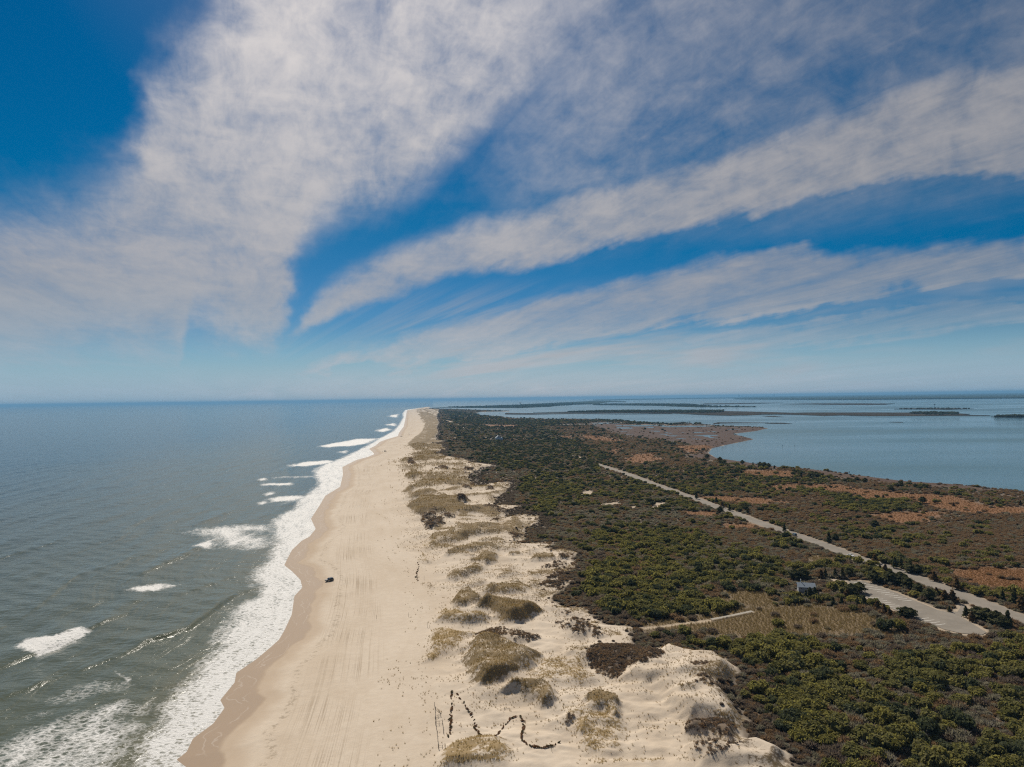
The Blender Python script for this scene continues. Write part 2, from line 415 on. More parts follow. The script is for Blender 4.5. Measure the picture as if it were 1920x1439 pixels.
F5 = (1080, 840, 4.571); F6 = (1500, 860, 4.571); F2 = (1040, 735, 6.4); F4 = (1100, 960, 2.3415)
MARSH = [  # outline, tone (0 reeds tan, 1 orange marsh grass, 2 brown salt marsh)
 ([(1180,1180),(1250,1160),(1330,1148),(1420,1140),(1500,1133),(1640,1150),(1720,1195),(1560,1188),(1420,1197),(1300,1192)], 0),
 (zm(*F4, [(610,350),(750,340),(850,380),(820,420),(640,410)]), 0),
 ([(1520,1040),(1590,1045),(1575,1062),(1510,1060)], 0),
 ([(1780,1070),(1850,1062),(1920,1065),(2030,1075),(2030,1120),(1880,1108),(1800,1095)], 1),
 (zm(*F6, [(-60,225),(300,220),(500,260),(900,290),(1300,310),(1600,400),(2100,420),(2100,480),(1500,470),(1100,430),(1000,390),(900,360),(600,370),(480,340),(330,290),(0,250)]), 1),
 (zm(*F6, [(560,480),(850,450),(1200,460),(1150,540),(800,560)]), 1),
 (zm(*F5, [(400,90),(560,60),(760,90),(640,130),(470,135)]), 1),
 (zm(*F5, [(1300,200),(1500,190),(1860,200),(1860,270),(1560,240)]), 1),
 (zm(*F5, [(1050,420),(1300,420),(1600,430),(1900,470),(1560,485),(1250,470),(1100,450)]), 1),
 (zm(*F5, [(920,545),(1200,550),(1200,582),(960,577)]), 1),
 (zm(*F5, [(1600,320),(1920,310),(1920,360),(1700,370)]), 1),
 (zm(*F5, [(1300,660),(1540,650),(1520,690),(1320,690)]), 1),
 (zm(*F2, [(60,533),(190,530),(190,557),(90,562)]), 1),
 (zm(*F2, [(290,520),(520,530),(860,590),(700,602),(440,580)]), 1),
 (zm(*F2, [(660,700),(800,680),(790,740),(680,750)]), 1),
 (zm(*F2, [(880,750),(1200,740),(1260,800),(980,800)]), 1),
 (zm(*F2, [(1440,650),(1800,640),(1890,650),(1840,690),(1720,730),(1560,720)]), 1),
 (zm(*B, [(1190,263),(1640,268),(1640,302),(1250,292)]), 1),
 ([(1100,794),(1160,795),(1241,799),(1305,800),(1356,801),(1445,803),(1416,811),(1373,815),(1414,826),(1365,836),(1332,842),(1260,826),(1190,820),(1150,812)], 2),
]
MARSH_W = [(pts_at(p, 2.0), t) for p, t in MARSH]
SANDY = [zm(*F5, q) for q in (
    [(0,400),(120,365),(175,400),(60,425)], [(190,490),(330,468),(420,490),(230,502)], [(410,512),(540,500),(520,520)], [(640,468),(770,465),(745,505),(655,502)],
    [(620,510),(720,500),(700,520)], [(-40,60),(50,80),(30,95)])] + [zm(*B, q) for q in (
    [(675,190),(725,208),(805,235),(760,240),(690,208)], [(840,255),(880,268),(850,272)], [(712,318),(790,305),(745,335)], [(775,440),(875,442),(790,460)],
    [(1190,428),(1315,440),(1240,448)], [(890,315),(950,295),(930,320)], [(1560,660),(1610,662),(1580,675)], [(420,90),(600,95),(580,125),(460,125)])] + [
    zm(1460, 980, 4.172, q) for q in ([(270,560),(350,570),(360,600),(310,620),(285,590)], [(390,430),(520,455),(500,480),(420,470)], [(400,500),(470,515),(520,540),(440,530)], [(300,440),(390,465),(330,470)])]
SANDY_W = [pts_at(p, 2.0) for p in SANDY]
EVER = [([(1230,1205),(1330,1195),(1450,1195),(1560,1215),(1600,1300),(1570,1440),(1500,1600),(1440,1500),(1470,1410),(1390,1340),(1400,1260)], .80),
 ([(1600,1210),(1920,1200),(2200,1300),(2300,1700),(1560,1700)], .50),
 ([(1060,1060),(1110,1010),(1180,980),(1300,985),(1450,1040),(1480,1105),(1350,1110),(1330,1145),(1130,1160),(1090,1110)], .72),
 ([(960,900),(1100,845),(1300,905),(1400,962),(1300,970),(1150,940),(1000,965)], .62),
 ([(835,800),(1000,795),(1150,850),(1050,905),(900,868)], .55),
 ([(1180,882),(1400,868),(1560,895),(1560,925),(1300,925)], .62),
 ([(1540,928),(1700,930),(1750,975),(1560,960)], .85),
 ([(1560,985),(1700,990),(1660,1022),(1560,1012)], .75),
 ([(1490,1050),(1700,1010),(1760,1080),(1620,1100)], .45),
 ([(830,770),(905,778),(960,787),(1200,790),(1290,795),(1240,800),(1050,800),(850,795)], .7)]
EVER_W = [(pts_at(p, 2.0), k) for p, k in EVER]
PONDS = [(cx, cy, rx, ry) for cx, cy, rx, ry in
 ((1258,818,7,1.3),(1244,815,6,1.2),(1278,823.5,9,1.4),(1307,824,8,1.2),(1218,824.3,7,1.1),(1253,812.5,6,1.1),(1228,809,10,1),(1170,803,16,1.4),(1218,802,9,1),
  (1142,794,30,1.2),(1080,797.5,40,1.1),(1200,798.5,44,1.3),(1290,800,46,1.6),(1300,816.8,44,.9),(1322,817.5,20,1.1),(1330,820,6,1),(1281,811.5,4,.9),(1310,811.5,12,1.0),(1335,810,8,1),
  (1262,829,10,1.6),(1180,815,10,.8),(1170,809.5,8,.8),(1340,822,9,.9),(1375,806,14,.8))]
ROAD_PX = [(1118, 870.5), (1130, 874.5), (1161, 885), (1178, 890), (1209, 902), (1242, 914), (1277, 926), (1338, 948.5), (1375, 962), (1408, 975),
           (1460, 993), (1489, 1003), (1527, 1016), (1575, 1034), (1608, 1047), (1659, 1063), (1736, 1091.5), (1820, 1123), (1920, 1163.5), (2100, 1235), (2500, 1393)]
ROAD = pts_at(ROAD_PX, 2.0)
LOT_PX = zm(1460, 980, 4.172, [(540,462),(660,458),(780,500),(930,556),(1130,640),(1250,690),(1330,704),(1400,700),(1435,640),(1500,690),(1425,740),(1500,785),(1625,862),(1590,882),(1420,868),(1290,836),(1220,806),(1060,752),(960,706),(900,684),(700,594),(650,560),(590,510)])
LOT = pts_at(LOT_PX, 2.0)
PATH_PX = [(1410, 1148), (1372, 1156), (1335, 1163), (1300, 1167), (1279, 1169), (1240, 1175), (1205, 1178), (1170, 1176), (1145, 1175), (1117, 1178)]
PATHL = pts_at(PATH_PX, 2.2)

# ------------------------------------------------------------------ the ground as a height field with masks
def fields(X, Y, full=True):
    f = {}
    sd = line_dist(X, Y, SHORE)
    sd = np.where(X > shore_x(Y), sd, -sd)
    sdb = line_dist(X, Y, BAY)
    land = in_poly(X, Y, np.vstack([SHORE, BAY[::-1]])) | ((Y < 330) & (X > 0) & (X < 1500)) & ~((Y > 900))
    seaside = (sd < 60) & (X < shore_x(Y) + 200)
    bay_sd = np.where(land, sdb, -sdb)
    wob = (fbm(X / 9, Y / 9, 3) - .5)
    scr = poly_sd(X, Y, SCRUB)
    scr = np.where((Y < 200) & (X > 120) & (scr < 0), 5.0, scr)
    scr = scr + wob * 5 + (fbm(X / 30, Y / 30, 5) - .5) * 4
    f['sd'], f['scr'] = sd, scr
    f['trk'] = X - SMX(Y)
    # heights
    beach = np.where(sd < 0, sd * .05, np.minimum(sd * .055, 1.6 + .02 * np.maximum(sd - 29, 0)))
    beach = np.clip(beach, -4, 3.0)
    z = beach
    plain = 2.0 + (fbm(X / 40, Y / 40, 9) - .5) * .8
    back = sstep(scr, -8, 10)
    dunezone = sstep(sd, 62, 85) * (1 - back)
    z = z + dunezone * ((fbm(X / 26, Y / 14, 21) - .5) * 4.4 + (fbm(X / 7, Y / 5, 23, 3) - .5) * 1.3)
    z = z * (1 - back) + plain * back
    grass = np.zeros(X.shape); dark = np.zeros(X.shape); gold = np.zeros(X.shape)
    for pl, dens, h, tone in DUNES_W:
        s = poly_sd(X, Y, pl, 9.0)
        k = s > -8.9
        if not k.any(): continue
        sk = s[k] + wob[k] * 7.0 + (vnoise(X[k] / 2.2, Y[k] / 2.2, 31) - .5) * 1.6
        size = max(4.0, min(10.0, .35 * min(np.ptp(pl[:, 0]), np.ptp(pl[:, 1]))))
        if h > 0:
            z[k] = z[k] + h * sstep(s[k] + wob[k] * 4, -1.6, size * .55) * (.8 + .4 * vnoise(X[k] / 6, Y[k] / 6, 41))
        a = sstep(sk, -3.0, 3.2) * dens * (.66 + .34 * sstep(fbm(X[k] / 5, Y[k] / 3.5, 43, 3), .30, .56) if dens < .9 else 1)
        grass[k] = np.maximum(grass[k], a)
        if tone == 1: dark[k] = np.maximum(dark[k], a)
        if tone == 2: gold[k] = np.maximum(gold[k], a)
    # thin plants all over the dunes
    sparse = dunezone * sstep(fbm(X / 13, Y / 9, 51), .40, .66) * .30
    farsp = sstep(Y, 700, 1200)
    grass = np.maximum(grass, sparse)
    grass = np.maximum(grass, dunezone * farsp * sstep(fbm(X / 30, Y / 45, 53), .42, .58) * .78)
    hum = dunezone * sstep(fbm(X / 17, Y / 14, 55), .50, .62) * sstep(sd, 74, 92) * sstep(Y, 250, 420)
    z = z + hum * 1.7
    grass = np.maximum(grass, hum * .70)
    fringe = sstep(scr, -17, -4) * sstep(scr, 3, 0) * sstep(sd, 74, 92) * sstep(fbm(X / 10, Y / 8, 57), .36, .56)
    grass = np.maximum(grass, fringe * .58)
    dark = np.maximum(dark, fringe * .6 * sstep(fbm(X / 12, Y / 12, 59), .52, .62))
    f['grass'], f['dark'], f['gold'] = grass, dark, gold
    # flat margins, marshes
    marsh = np.zeros(X.shape); reed = np.zeros(X.shape); salt = np.zeros(X.shape)
    for pl, tone in MARSH_W:
        s = poly_sd(X, Y, pl, 14.0)
        s = s + np.where(s > -13.9, wob * 10 + (fbm(X / 40, Y / 40, 61) - .5) * 14, 0)
        a = sstep(s, -7, 8)
        t = (reed, marsh, salt)[tone]
        np.maximum(t, a, out=t)
    strip = sstep(bay_sd, 75, 25) * (bay_sd > 0) * (Y < 2600)
    salt = np.maximum(salt, strip * sstep(fbm(X / 30, Y / 60, 63), .30, .5))
    sand = np.zeros(X.shape)
    for pl in SANDY_W:
        s = poly_sd(X, Y, pl, 10.0)
        s = s + np.where(s > -9.9, wob * 6, 0)
        np.maximum(sand, sstep(s, -2, 1), out=sand)
    dr = line_dist(X, Y, ROAD)
    dl = poly_sd(X, Y, LOT, 30.0)
    dp = line_dist(X, Y, PATHL)
    f['road'], f['lot'], f['path'] = dr, dl, dp
    flat = np.maximum(np.maximum(sstep(dr, 14, 8), sstep(dl, -8, -3)), sstep(dp, 5, 2) * sstep(scr, -2, 4))
    z = z * (1 - flat) + 2.0 * flat
    sand = np.maximum(sand, np.maximum(sstep(dr + wob * 2, 8.0, 6.2) * .55, sstep(dl + wob * 2, -3.2, -1.6) * .8))
    sand = np.maximum(sand, sstep(dp + wob, 1.8, .7) * sstep(scr, -12, -2))
    f['marsh'], f['reed'], f['salt'], f['sand'] = marsh, reed, salt, sand
    # the bay cuts the land off
    wet = -sstep(-bay_sd, -10, 12) * (sd > 100)
    z = np.where((sd > 100), z * sstep(bay_sd, -6, 22) + sstep(bay_sd, 6, -14) * -1.6, z)
    for cx, cy, rx, ry in PONDS:
        (x0, y0), (x1, y1) = at(cx, cy + ry, 0), at(cx, cy - ry, 0)
        xm, ym = (x0 + x1) / 2, (y0 + y1) / 2
        hw = rx * ym / 1300.0
        e = ((X - xm) / hw) ** 2 + ((Y - ym) / (abs(y1 - y0) / 2 + 1)) ** 2
        z = np.where(e < 1.6, np.minimum(z, -1.2 + 2.6 * np.clip(e - .8, 0, 1.3)), z)
    f['bay'] = bay_sd
    f['z'] = z
    return f

def grid_mesh(name, Tcols, Yrows, zfun, attrs=None):
    T, YY = np.meshgrid(Tcols, Yrows)
    X = T * YY
    return X, YY

def mesh_grid(name, X, Y, Z, attrs, mat, flip=False):
    r, c = X.shape
    me = bpy.data.meshes.new(name)
    co = np.stack([X, Y, Z], -1).reshape(-1, 3).astype(np.float32)
    i = np.arange(r * c).reshape(r, c)
    q = np.stack([i[:-1, :-1], i[:-1, 1:], i[1:, 1:], i[1:, :-1]], -1).reshape(-1, 4)
    me.vertices.add(len(co)); me.vertices.foreach_set('co', co.ravel())
    me.loops.add(q.size); me.loops.foreach_set('vertex_index', q.ravel().astype(np.int32))
    me.polygons.add(len(q))
    me.polygons.foreach_set('loop_start', np.arange(0, q.size, 4, dtype=np.int32))
    me.polygons.foreach_set('use_smooth', np.ones(len(q), bool))
    for k, v in attrs.items():
        a = me.attributes.new(k, 'FLOAT', 'POINT')
        a.data.foreach_set('value', np.asarray(v, np.float32).ravel())
    me.update(calc_edges=True)
    o = bpy.data.objects.new(name, me)
    COL.objects.link(o)
    if mat: me.materials.append(mat)
    return o

def mat_new(name):
    m = bpy.data.materials.new(name)
    m.use_nodes = True
    m.node_tree.nodes.clear()
    return m, NT(m.node_tree)

def finish(g, bsdf, disp=None):
    g.n('ShaderNodeOutputMaterial', ins={'Surface': bsdf})

def world_pos(g):
    return g.n('ShaderNodeNewGeometry').outputs['Position']

# ---- ground material
def ground_material():
    m, g = mat_new('sand_and_soil')
    P = world_pos(g)
    sep = g.n('ShaderNodeSeparateXYZ', ins={0: P}).outputs
    sd, grass, dark, gold = g.attr('sd'), g.attr('grass'), g.attr('dark'), g.attr('gold')
    scr, marsh, reed, salt, sandy = g.attr('scr'), g.attr('marsh'), g.attr('reed'), g.attr('salt'), g.attr('sand')
    n1 = g.noise(P, 0.035, 4.0); n2 = g.noise(P, 0.35, 5.0, 0.6); n3 = g.noise(P, 2.2, 4.0, 0.6)
    sand = g.mix(n1, (0.440, 0.360, 0.272), (0.525, 0.442, 0.350))
    sand = g.mix(g.ss(n2, .35, .7, 0, .5), sand, (0.540, 0.460, 0.365))
    # tyre tracks along the beach
    yy = sep[1]
    trk = g.attr('trk')
    acr = g.m('ADD', trk, g.m('MULTIPLY', g.m('SUBTRACT', g.noise(g.comb(g.m('MULTIPLY', yy, .008), 0.0, 7.0), 1.0, 2.0), .5), 6.0))
    tv = g.comb(g.m('MULTIPLY', acr, 1.1), g.m('MULTIPLY', yy, .006), 0.0)
    tr = g.noise(tv, 1.6, 4.0, .62)
    zone = g.m('MULTIPLY', g.ss(trk, 20, 30), g.ss(trk, 40, 54, 1, 0))
    track = g.m('MULTIPLY', zone, g.m('MULTIPLY', g.ss(tr, .50, .64), g.ss(g.noise(P, .03, 4.0), .30, .75)))
    sand = g.mix(g.m('MULTIPLY', track, .85), sand, (0.27, 0.20, 0.13))
    # ruts that cross the others, wrack line and footprints on the berm
    cr = g.noise(g.comb(g.m('ADD', trk, g.m('MULTIPLY', yy, .06)), g.m('MULTIPLY', yy, .004), 3.0), .9, 3.0, .6)
    crm = g.m('MULTIPLY', g.m('MULTIPLY', zone, g.ss(cr, .57, .63)), g.ss(g.noise(P, .02, 2.0), .35, .75))
    sand = g.mix(g.m('MULTIPLY', crm, .28), sand, (0.30, 0.225, 0.15))
    wl = g.m('ADD', sd, g.m('MULTIPLY', g.m('SUBTRACT', g.noise(P, .04, 4.0), .5), 9.0))
    wlm = g.m('MULTIPLY', g.m('MULTIPLY', g.ss(wl, 19.5, 21.0), g.ss(wl, 22.0, 23.6, 1, 0)), g.ss(g.noise(P, .55, 4.0, .7), .52, .60))
    sand = g.mix(g.m('MULTIPLY', wlm, .60), sand, (0.21, 0.165, 0.115))
    fp = g.m('MULTIPLY', g.ss(g.noise(P, .8, 4.0, .7), .60, .68), g.m('MULTIPLY', zone, g.ss(g.noise(P, .035, 3.0), .48, .62)))
    sand = g.mix(g.m('MULTIPLY', fp, .40), sand, (0.29, 0.225, 0.155))
    big = g.noise(g.comb(g.m('MULTIPLY', sd, .05), g.m('MULTIPLY', yy, .012), 0.0), 1.0, 4.0, .6)
    sand = g.mix(g.ss(big, .42, .66, 0.0, .40), sand, (0.40, 0.315, 0.225))
    # wrack specks
    sp = g.m('MULTIPLY', g.ss(g.noise(P, 1.1, 5.0, .7), .66, .72), g.m('MULTIPLY', g.ss(sd, 40, 60), g.ss(g.noise(P, .06, 2.0), .42, .6)))
    sand = g.mix(g.m('MULTIPLY', sp, .55), sand, (0.20, 0.15, 0.09))
    # wet sand near the water, its edge scalloped
    ew = g.m('ADD', sd, g.m('MULTIPLY', g.m('SUBTRACT', g.noise(P, .040, 3.0, .5), .5), 13.0))
    wet1 = g.ss(ew, 8.6, 11.0, 1.0, 0.0)
    damp = g.ss(ew, 12.5, 19.0, 1.0, 0.0)
    sand = g.mix(g.m('MULTIPLY', damp, .45), sand, (0.315, 0.22, 0.138))
    sand = g.mix(g.m('MULTIPLY', wet1, .85), sand, (0.230, 0.156, 0.097))
    for lo_ in (2.2, 5.6):
        ln = g.m('ABSOLUTE', g.m('SUBTRACT', g.m('ADD', sd, g.m('MULTIPLY', g.m('SUBTRACT', g.noise(P, .045 + lo_ * .004, 4.0, .55), .5), 16.0)), lo_ + 1.5))
        lm = g.m('MULTIPLY', g.m('MULTIPLY', g.ss(ln, .10, .34, 1.0, 0.0), g.ss(g.noise(P, .09, 2.0), .42, .58)), wet1)
        sand = g.mix(g.m('MULTIPLY', lm, .22), sand, (0.52, 0.47, 0.41))
    # litter between dune plants
    lit = g.mix(n2, (0.120, 0.080, 0.034), (0.200, 0.140, 0.064))
    lit = g.mix(gold, lit, g.mix(n3, (0.23, 0.155, 0.068), (0.33, 0.235, 0.115)))
    lit = g.mix(dark, lit, g.mix(n3, (0.085, 0.062, 0.048), (0.14, 0.105, 0.080)))
    gthr = g.m('SUBTRACT', 1.0, grass)
    gm = g.m('MULTIPLY', g.ss(g.m('SUBTRACT', g.noise(P, .8, 5.0, .68), g.m('ADD', g.m('MULTIPLY', gthr, .62), .16)), -.04, .10), .92)
    gm = g.m('MULTIPLY', gm, g.ss(grass, .01, .08))
    col = g.mix(gm, sand, lit)
    # soil under the scrub
    soil = g.mix(n2, (0.115, 0.092, 0.070), (0.185, 0.150, 0.115))
    soil = g.mix(g.ss(n1, .45, .65, 0, .6), soil, (0.085, 0.062, 0.04))
    mg = g.mix(n2, (0.150, 0.074, 0.036), (0.220, 0.116, 0.056))
    rd = g.mix(n2, (0.140, 0.100, 0.058), (0.200, 0.146, 0.082))
    st = g.mix(n2, (0.058, 0.036, 0.028), (0.088, 0.054, 0.036))
    soil = g.mix(salt, soil, st)
    soil = g.mix(marsh, soil, mg)
    soil = g.mix(reed, soil, rd)
    soil = g.mix(g.m('MULTIPLY', sandy, g.ss(n3, .30, .60, .35, .9)), soil, (0.46, 0.37, 0.27))
    col = g.mix(g.ss(scr, -1.5, 1.5), col, soil)
    rough = g.m('SUBTRACT', 0.95, g.m('MULTIPLY', wet1, .30))
    h = g.m('ADD', g.m('MULTIPLY', n2, .5), g.m('MULTIPLY', n3, .16))
    h = g.m('SUBTRACT', h, g.m('MULTIPLY', track, .34))
    h = g.m('MULTIPLY', h, g.m('SUBTRACT', 1.0, g.m('MULTIPLY', damp, .85)))
    bump = g.n('ShaderNodeBump', ins={'Strength': .55, 'Distance': .6, 'Height': h})
    b = g.n('ShaderNodeBsdfPrincipled', ins={'Base Color': col, 'Roughness': rough, 'Specular IOR Level': .12, 'Normal': bump.outputs[0]})
    finish(g, b.outputs[0])
    return m

DY = np.concatenate([np.arange(1130, 690, -5.0), np.arange(690, 110, -1.9), np.arange(110, 11.4, -.8)])
GY = CAM_H * 1300.0 / DY
GT = np.concatenate([np.arange(-.95, -.5, .008), np.arange(-.5, .36, .0016), np.arange(.36, 1.08, .0028)])
T2, Y2 = np.meshgrid(GT, GY)
X2 = T2 * Y2
GF = fields(X2, Y2)
ground = mesh_grid('ground', X2, Y2, GF['z'], {k: GF[k] for k in ('sd', 'trk', 'grass', 'dark', 'gold', 'scr', 'marsh', 'reed', 'salt', 'sand')}, ground_material())
ground['kind'] = 'structure'

def ground_z(x, y):
    """height of the ground at points, read from the grid"""
    x, y = np.atleast_1d(np.asarray(x, float)), np.atleast_1d(np.asarray(y, float))
    r = np.interp(y, GY, np.arange(len(GY)))
    c = np.interp(x / y, GT, np.arange(len(GT)))
    r0 = np.clip(r.astype(int), 0, len(GY) - 2); c0 = np.clip(c.astype(int), 0, len(GT) - 2)
    fr, fc = r - r0, c - c0
    Z = GF['z']
    return (Z[r0, c0] * (1 - fc) + Z[r0, c0 + 1] * fc) * (1 - fr) + (Z[r0 + 1, c0] * (1 - fc) + Z[r0 + 1, c0 + 1] * fc) * fr

def gz(x, y):
    return float(ground_z(x, y)[0])

def at_ground(px, py):
    """the point of the ground that the photo pixel shows"""
    z = 2.0
    for _ in range(6):
        x, y = at(px, py, z)
        z = gz(x, y)
    return x, y, z

# ------------------------------------------------------------------ water
FOAM = [([(495,960)]+[]) for _ in ()]
Z1 = lambda q: [(x / 3, 720 + y / 3) for x, y in q]
Z5 = lambda q: [(x / 4, 1100 + y / 4) for x, y in q]
Z2 = lambda q: [(560 + x / 3, 720 + y / 3) for x, y in q]
INNER = [(790,765),(760,769),(755,776),(756,783),(748,797),(736,810),(712,822),(688,836),(668,846),(641,859),(604,873),(590,881),(588,888),(598,907),(585,921),(562,935),(556,951),(532,963),(511,978),(514,1000),(513,1020),(500,1052),(470,1087),
         (480,1100),(493,1117),(455,1130),(440,1143),(436,1155),(425,1175),(396,1203),(410,1215),(387,1240),(371,1264),(350,1280),(328,1295),(335,1312),(306,1326),(303,1345),(299,1363),(262,1394),(250,1435),(200,1540),(120,1640),(-50,1900)]
FOAM = [  # outline, density, softness in metres
 (INNER + SHORE_PX[::-1], .68, 4.0),
 (Z5([(120,450),(190,400),(440,370),(600,310),(660,340),(560,410),(400,480),(280,525),(190,490)]), .86, 2.4),
 ([(238,1107),(262,1099),(300,1095),(330,1098),(300,1107),(260,1110)], .72, 3.0),
 (Z1([(1060,830),(1200,805),(1400,795),(1530,795),(1560,820),(1400,830),(1440,860),(1540,870),(1530,920),(1400,925),(1230,915),(1180,860)]), .62, 8.0),
 (Z1([(1095,915),(1180,885),(1200,900),(1170,925)]), .98, 2.0),
 (Z1([(1500,650),(1560,635),(1700,628),(1720,640),(1650,660),(1530,662)]), .85, 5.0),
 (Z1([(1450,670),(1500,655),(1505,672),(1470,678)]), .95, 3.0),
 (Z1([(1470,563),(1640,557),(1650,568),(1480,572)]), .9, 4.0),
 (Z1([(1450,540),(1490,530),(1505,538),(1480,545)]), .95, 3.0),
 (Z1([(1490,620),(1535,605),(1535,618),(1500,628)]), .95, 3.0),
 (Z1([(1620,460),(1720,440),(1850,430),(1890,438),(1800,455),(1680,466)]), .9, 6.0),
 (Z1([(1540,524),(1780,518),(1780,526),(1540,530)]), .5, 5.0),
 (Z1([(1790,352),(1900,330),(1925,345),(1850,357)]), .95, 6.0),
 (Z2([(115,352),(250,325),(330,310),(450,308),(380,337),(280,352)]), .85, 8.0),
 (Z2([(225,383),(270,377),(262,389)]), .95, 5.0),
 (Z2([(430,263),(490,249),(525,258),(470,272)]), .9, 9.0),
 (Z2([(490,231),(540,221),(550,239)]), .9, 9.0),
 (Z2([(500,181),(560,170),(555,191)]), .9, 12.0),
 (Z5([(-60,1180),(0,1160),(200,1090),(420,1010),(700,920),(900,880),(1100,870),(1090,950),(900,970),(1000,1040),(1080,1060),(1000,1150),(980,1250),(900,1320),(700,1440),(400,1700),(-300,1700)]), .43, 6.0),
 (Z5([(350,850),(500,760),(700,700),(850,690),(980,740),(700,830),(400,900)]), .20, 6.0),
 (Z5([(860,640),(960,690),(970,705),(880,660)]), .7, 1.2),
 (Z5([(150,960),(420,920),(400,950),(200,990)]), .22, 4.0),
]
CRESTS = [  # photo line of a swell crest, height, width
 (Z5([(860,530),(1000,470),(1100,415),(1260,370),(1400,320),(1560,205),(1700,100),(1780,60),(1850,40)]), 1.25, 4.6),
 (Z5([(-100,640),(60,580),(200,520),(330,480),(480,420),(660,320),(780,268),(900,220),(1050,150)]), 1.0, 4.8),
 (Z1([(60,1345),(180,1270),(300,1180),(420,1085),(560,1040),(660,1010)]), .55, 5.0),
 (Z1([(740,1100),(860,1040),(1000,985),(1110,930),(1180,900)]), .8, 5.0),
 (Z1([(1080,800),(1200,762),(1320,702)]), .85, 5.0),
 (Z1([(1000,1195),(1150,1140),(1300,1085)]), .35, 5.0),
 (Z1([(1370,780),(1500,740),(1600,700)]), .45, 5.0),
 (Z1([(1600,690),(1700,660)]), .7, 4.0),
 (Z1([(1530,500),(1620,480),(1700,462)]), .8, 6.0),
 (Z1([(1180,560),(1260,552),(1330,545)]), .7, 6.0),
 (Z5([(-100,900),(0,850),(150,790),(300,730),(420,690)]), .5, 5.0),
]
def crest_disp(X, Y, pl, h, w):
    best = np.full(X.shape, 1e18); sgn = np.zeros(X.shape); par = np.zeros(X.shape)
    n = len(pl) - 1
    for i in range(n):
        (ax, ay), (bx, by) = pl[i], pl[i + 1]
        dx, dy = bx - ax, by - ay
        t = np.clip(((X - ax) * dx + (Y - ay) * dy) / (dx * dx + dy * dy), 0, 1)
        ex, ey = X - ax - t * dx, Y - ay - t * dy
        d = ex * ex + ey * ey
        k = d < best
        best[k] = d[k]; sgn[k] = np.sign(dx * ey - dy * ex)[k]; par[k] = (i + t[k]) / n
    d = np.sqrt(best) * sgn                       # negative on the shore side
    prof = np.where(d < 0, np.exp(-(d / (w * .36)) ** 2), np.exp(-(d / (w * 2.8)) ** 2))
    return h * prof * np.sin(np.pi * np.clip(par, .03, .97)) ** .5

def water_surface(X, Y, sd):
    n = fbm(X / 60, Y / 60, 71)
    off = np.clip(-sd, 0, None)
    ph = 2 * np.pi * (off + (n - .5) * 50) / 34.0
    amp = .32 * sstep(off, 20, 90) * (1 - sstep(Y, 900, 3000))
    z = amp * np.sin(ph) * (.5 + vnoise(X / 50, Y / 50, 73))
    z += .11 * np.sin(2 * np.pi * (X * .45 + Y * .89) / 13.0 + n * 9) * (1 - sstep(Y, 300, 900)) * sstep(off, 5, 40)
    cz = np.zeros(X.shape)
    for pl, h, w in CRESTS:
        p = pts_at(pl, 0)
        lo, hi = p.min(0) - 30, p.max(0) + 30
        k = (X > lo[0]) & (X < hi[0]) & (Y > lo[1]) & (Y < hi[1])
        if k.any():
            dz = crest_disp(X[k], Y[k], p, h, w) * (.75 + .5 * vnoise(X[k] / 9, Y[k] / 9, 77))
            z[k] += dz; cz[k] += dz
    return z, cz

def foam_mask(X, Y):
    f = np.zeros(X.shape)
    wob = (fbm(X / 7, Y / 7, 81) - .5) + .8 * (fbm(X / 2.2, Y / 2.2, 83, 3) - .5)
    for i, (pl, dens, soft) in enumerate(FOAM):
        p = pts_at(pl, 0)
        if i == 0: p[len(INNER):, 0] += 16.0
        s = poly_sd(X, Y, p, soft + 6.0)
        s = np.where(s > -soft - 5.9, s + wob * soft * 1.2, s)
        far_ = p[:, 1].mean() > 480
        a = sstep(s, -soft * (1.6 if far_ else 1), soft * ((2.2 if far_ else 1.2) if i else 2.0)) * dens
        if i == 0:
            a = a * 1.0
        np.maximum(f, a, out=f)
    return f

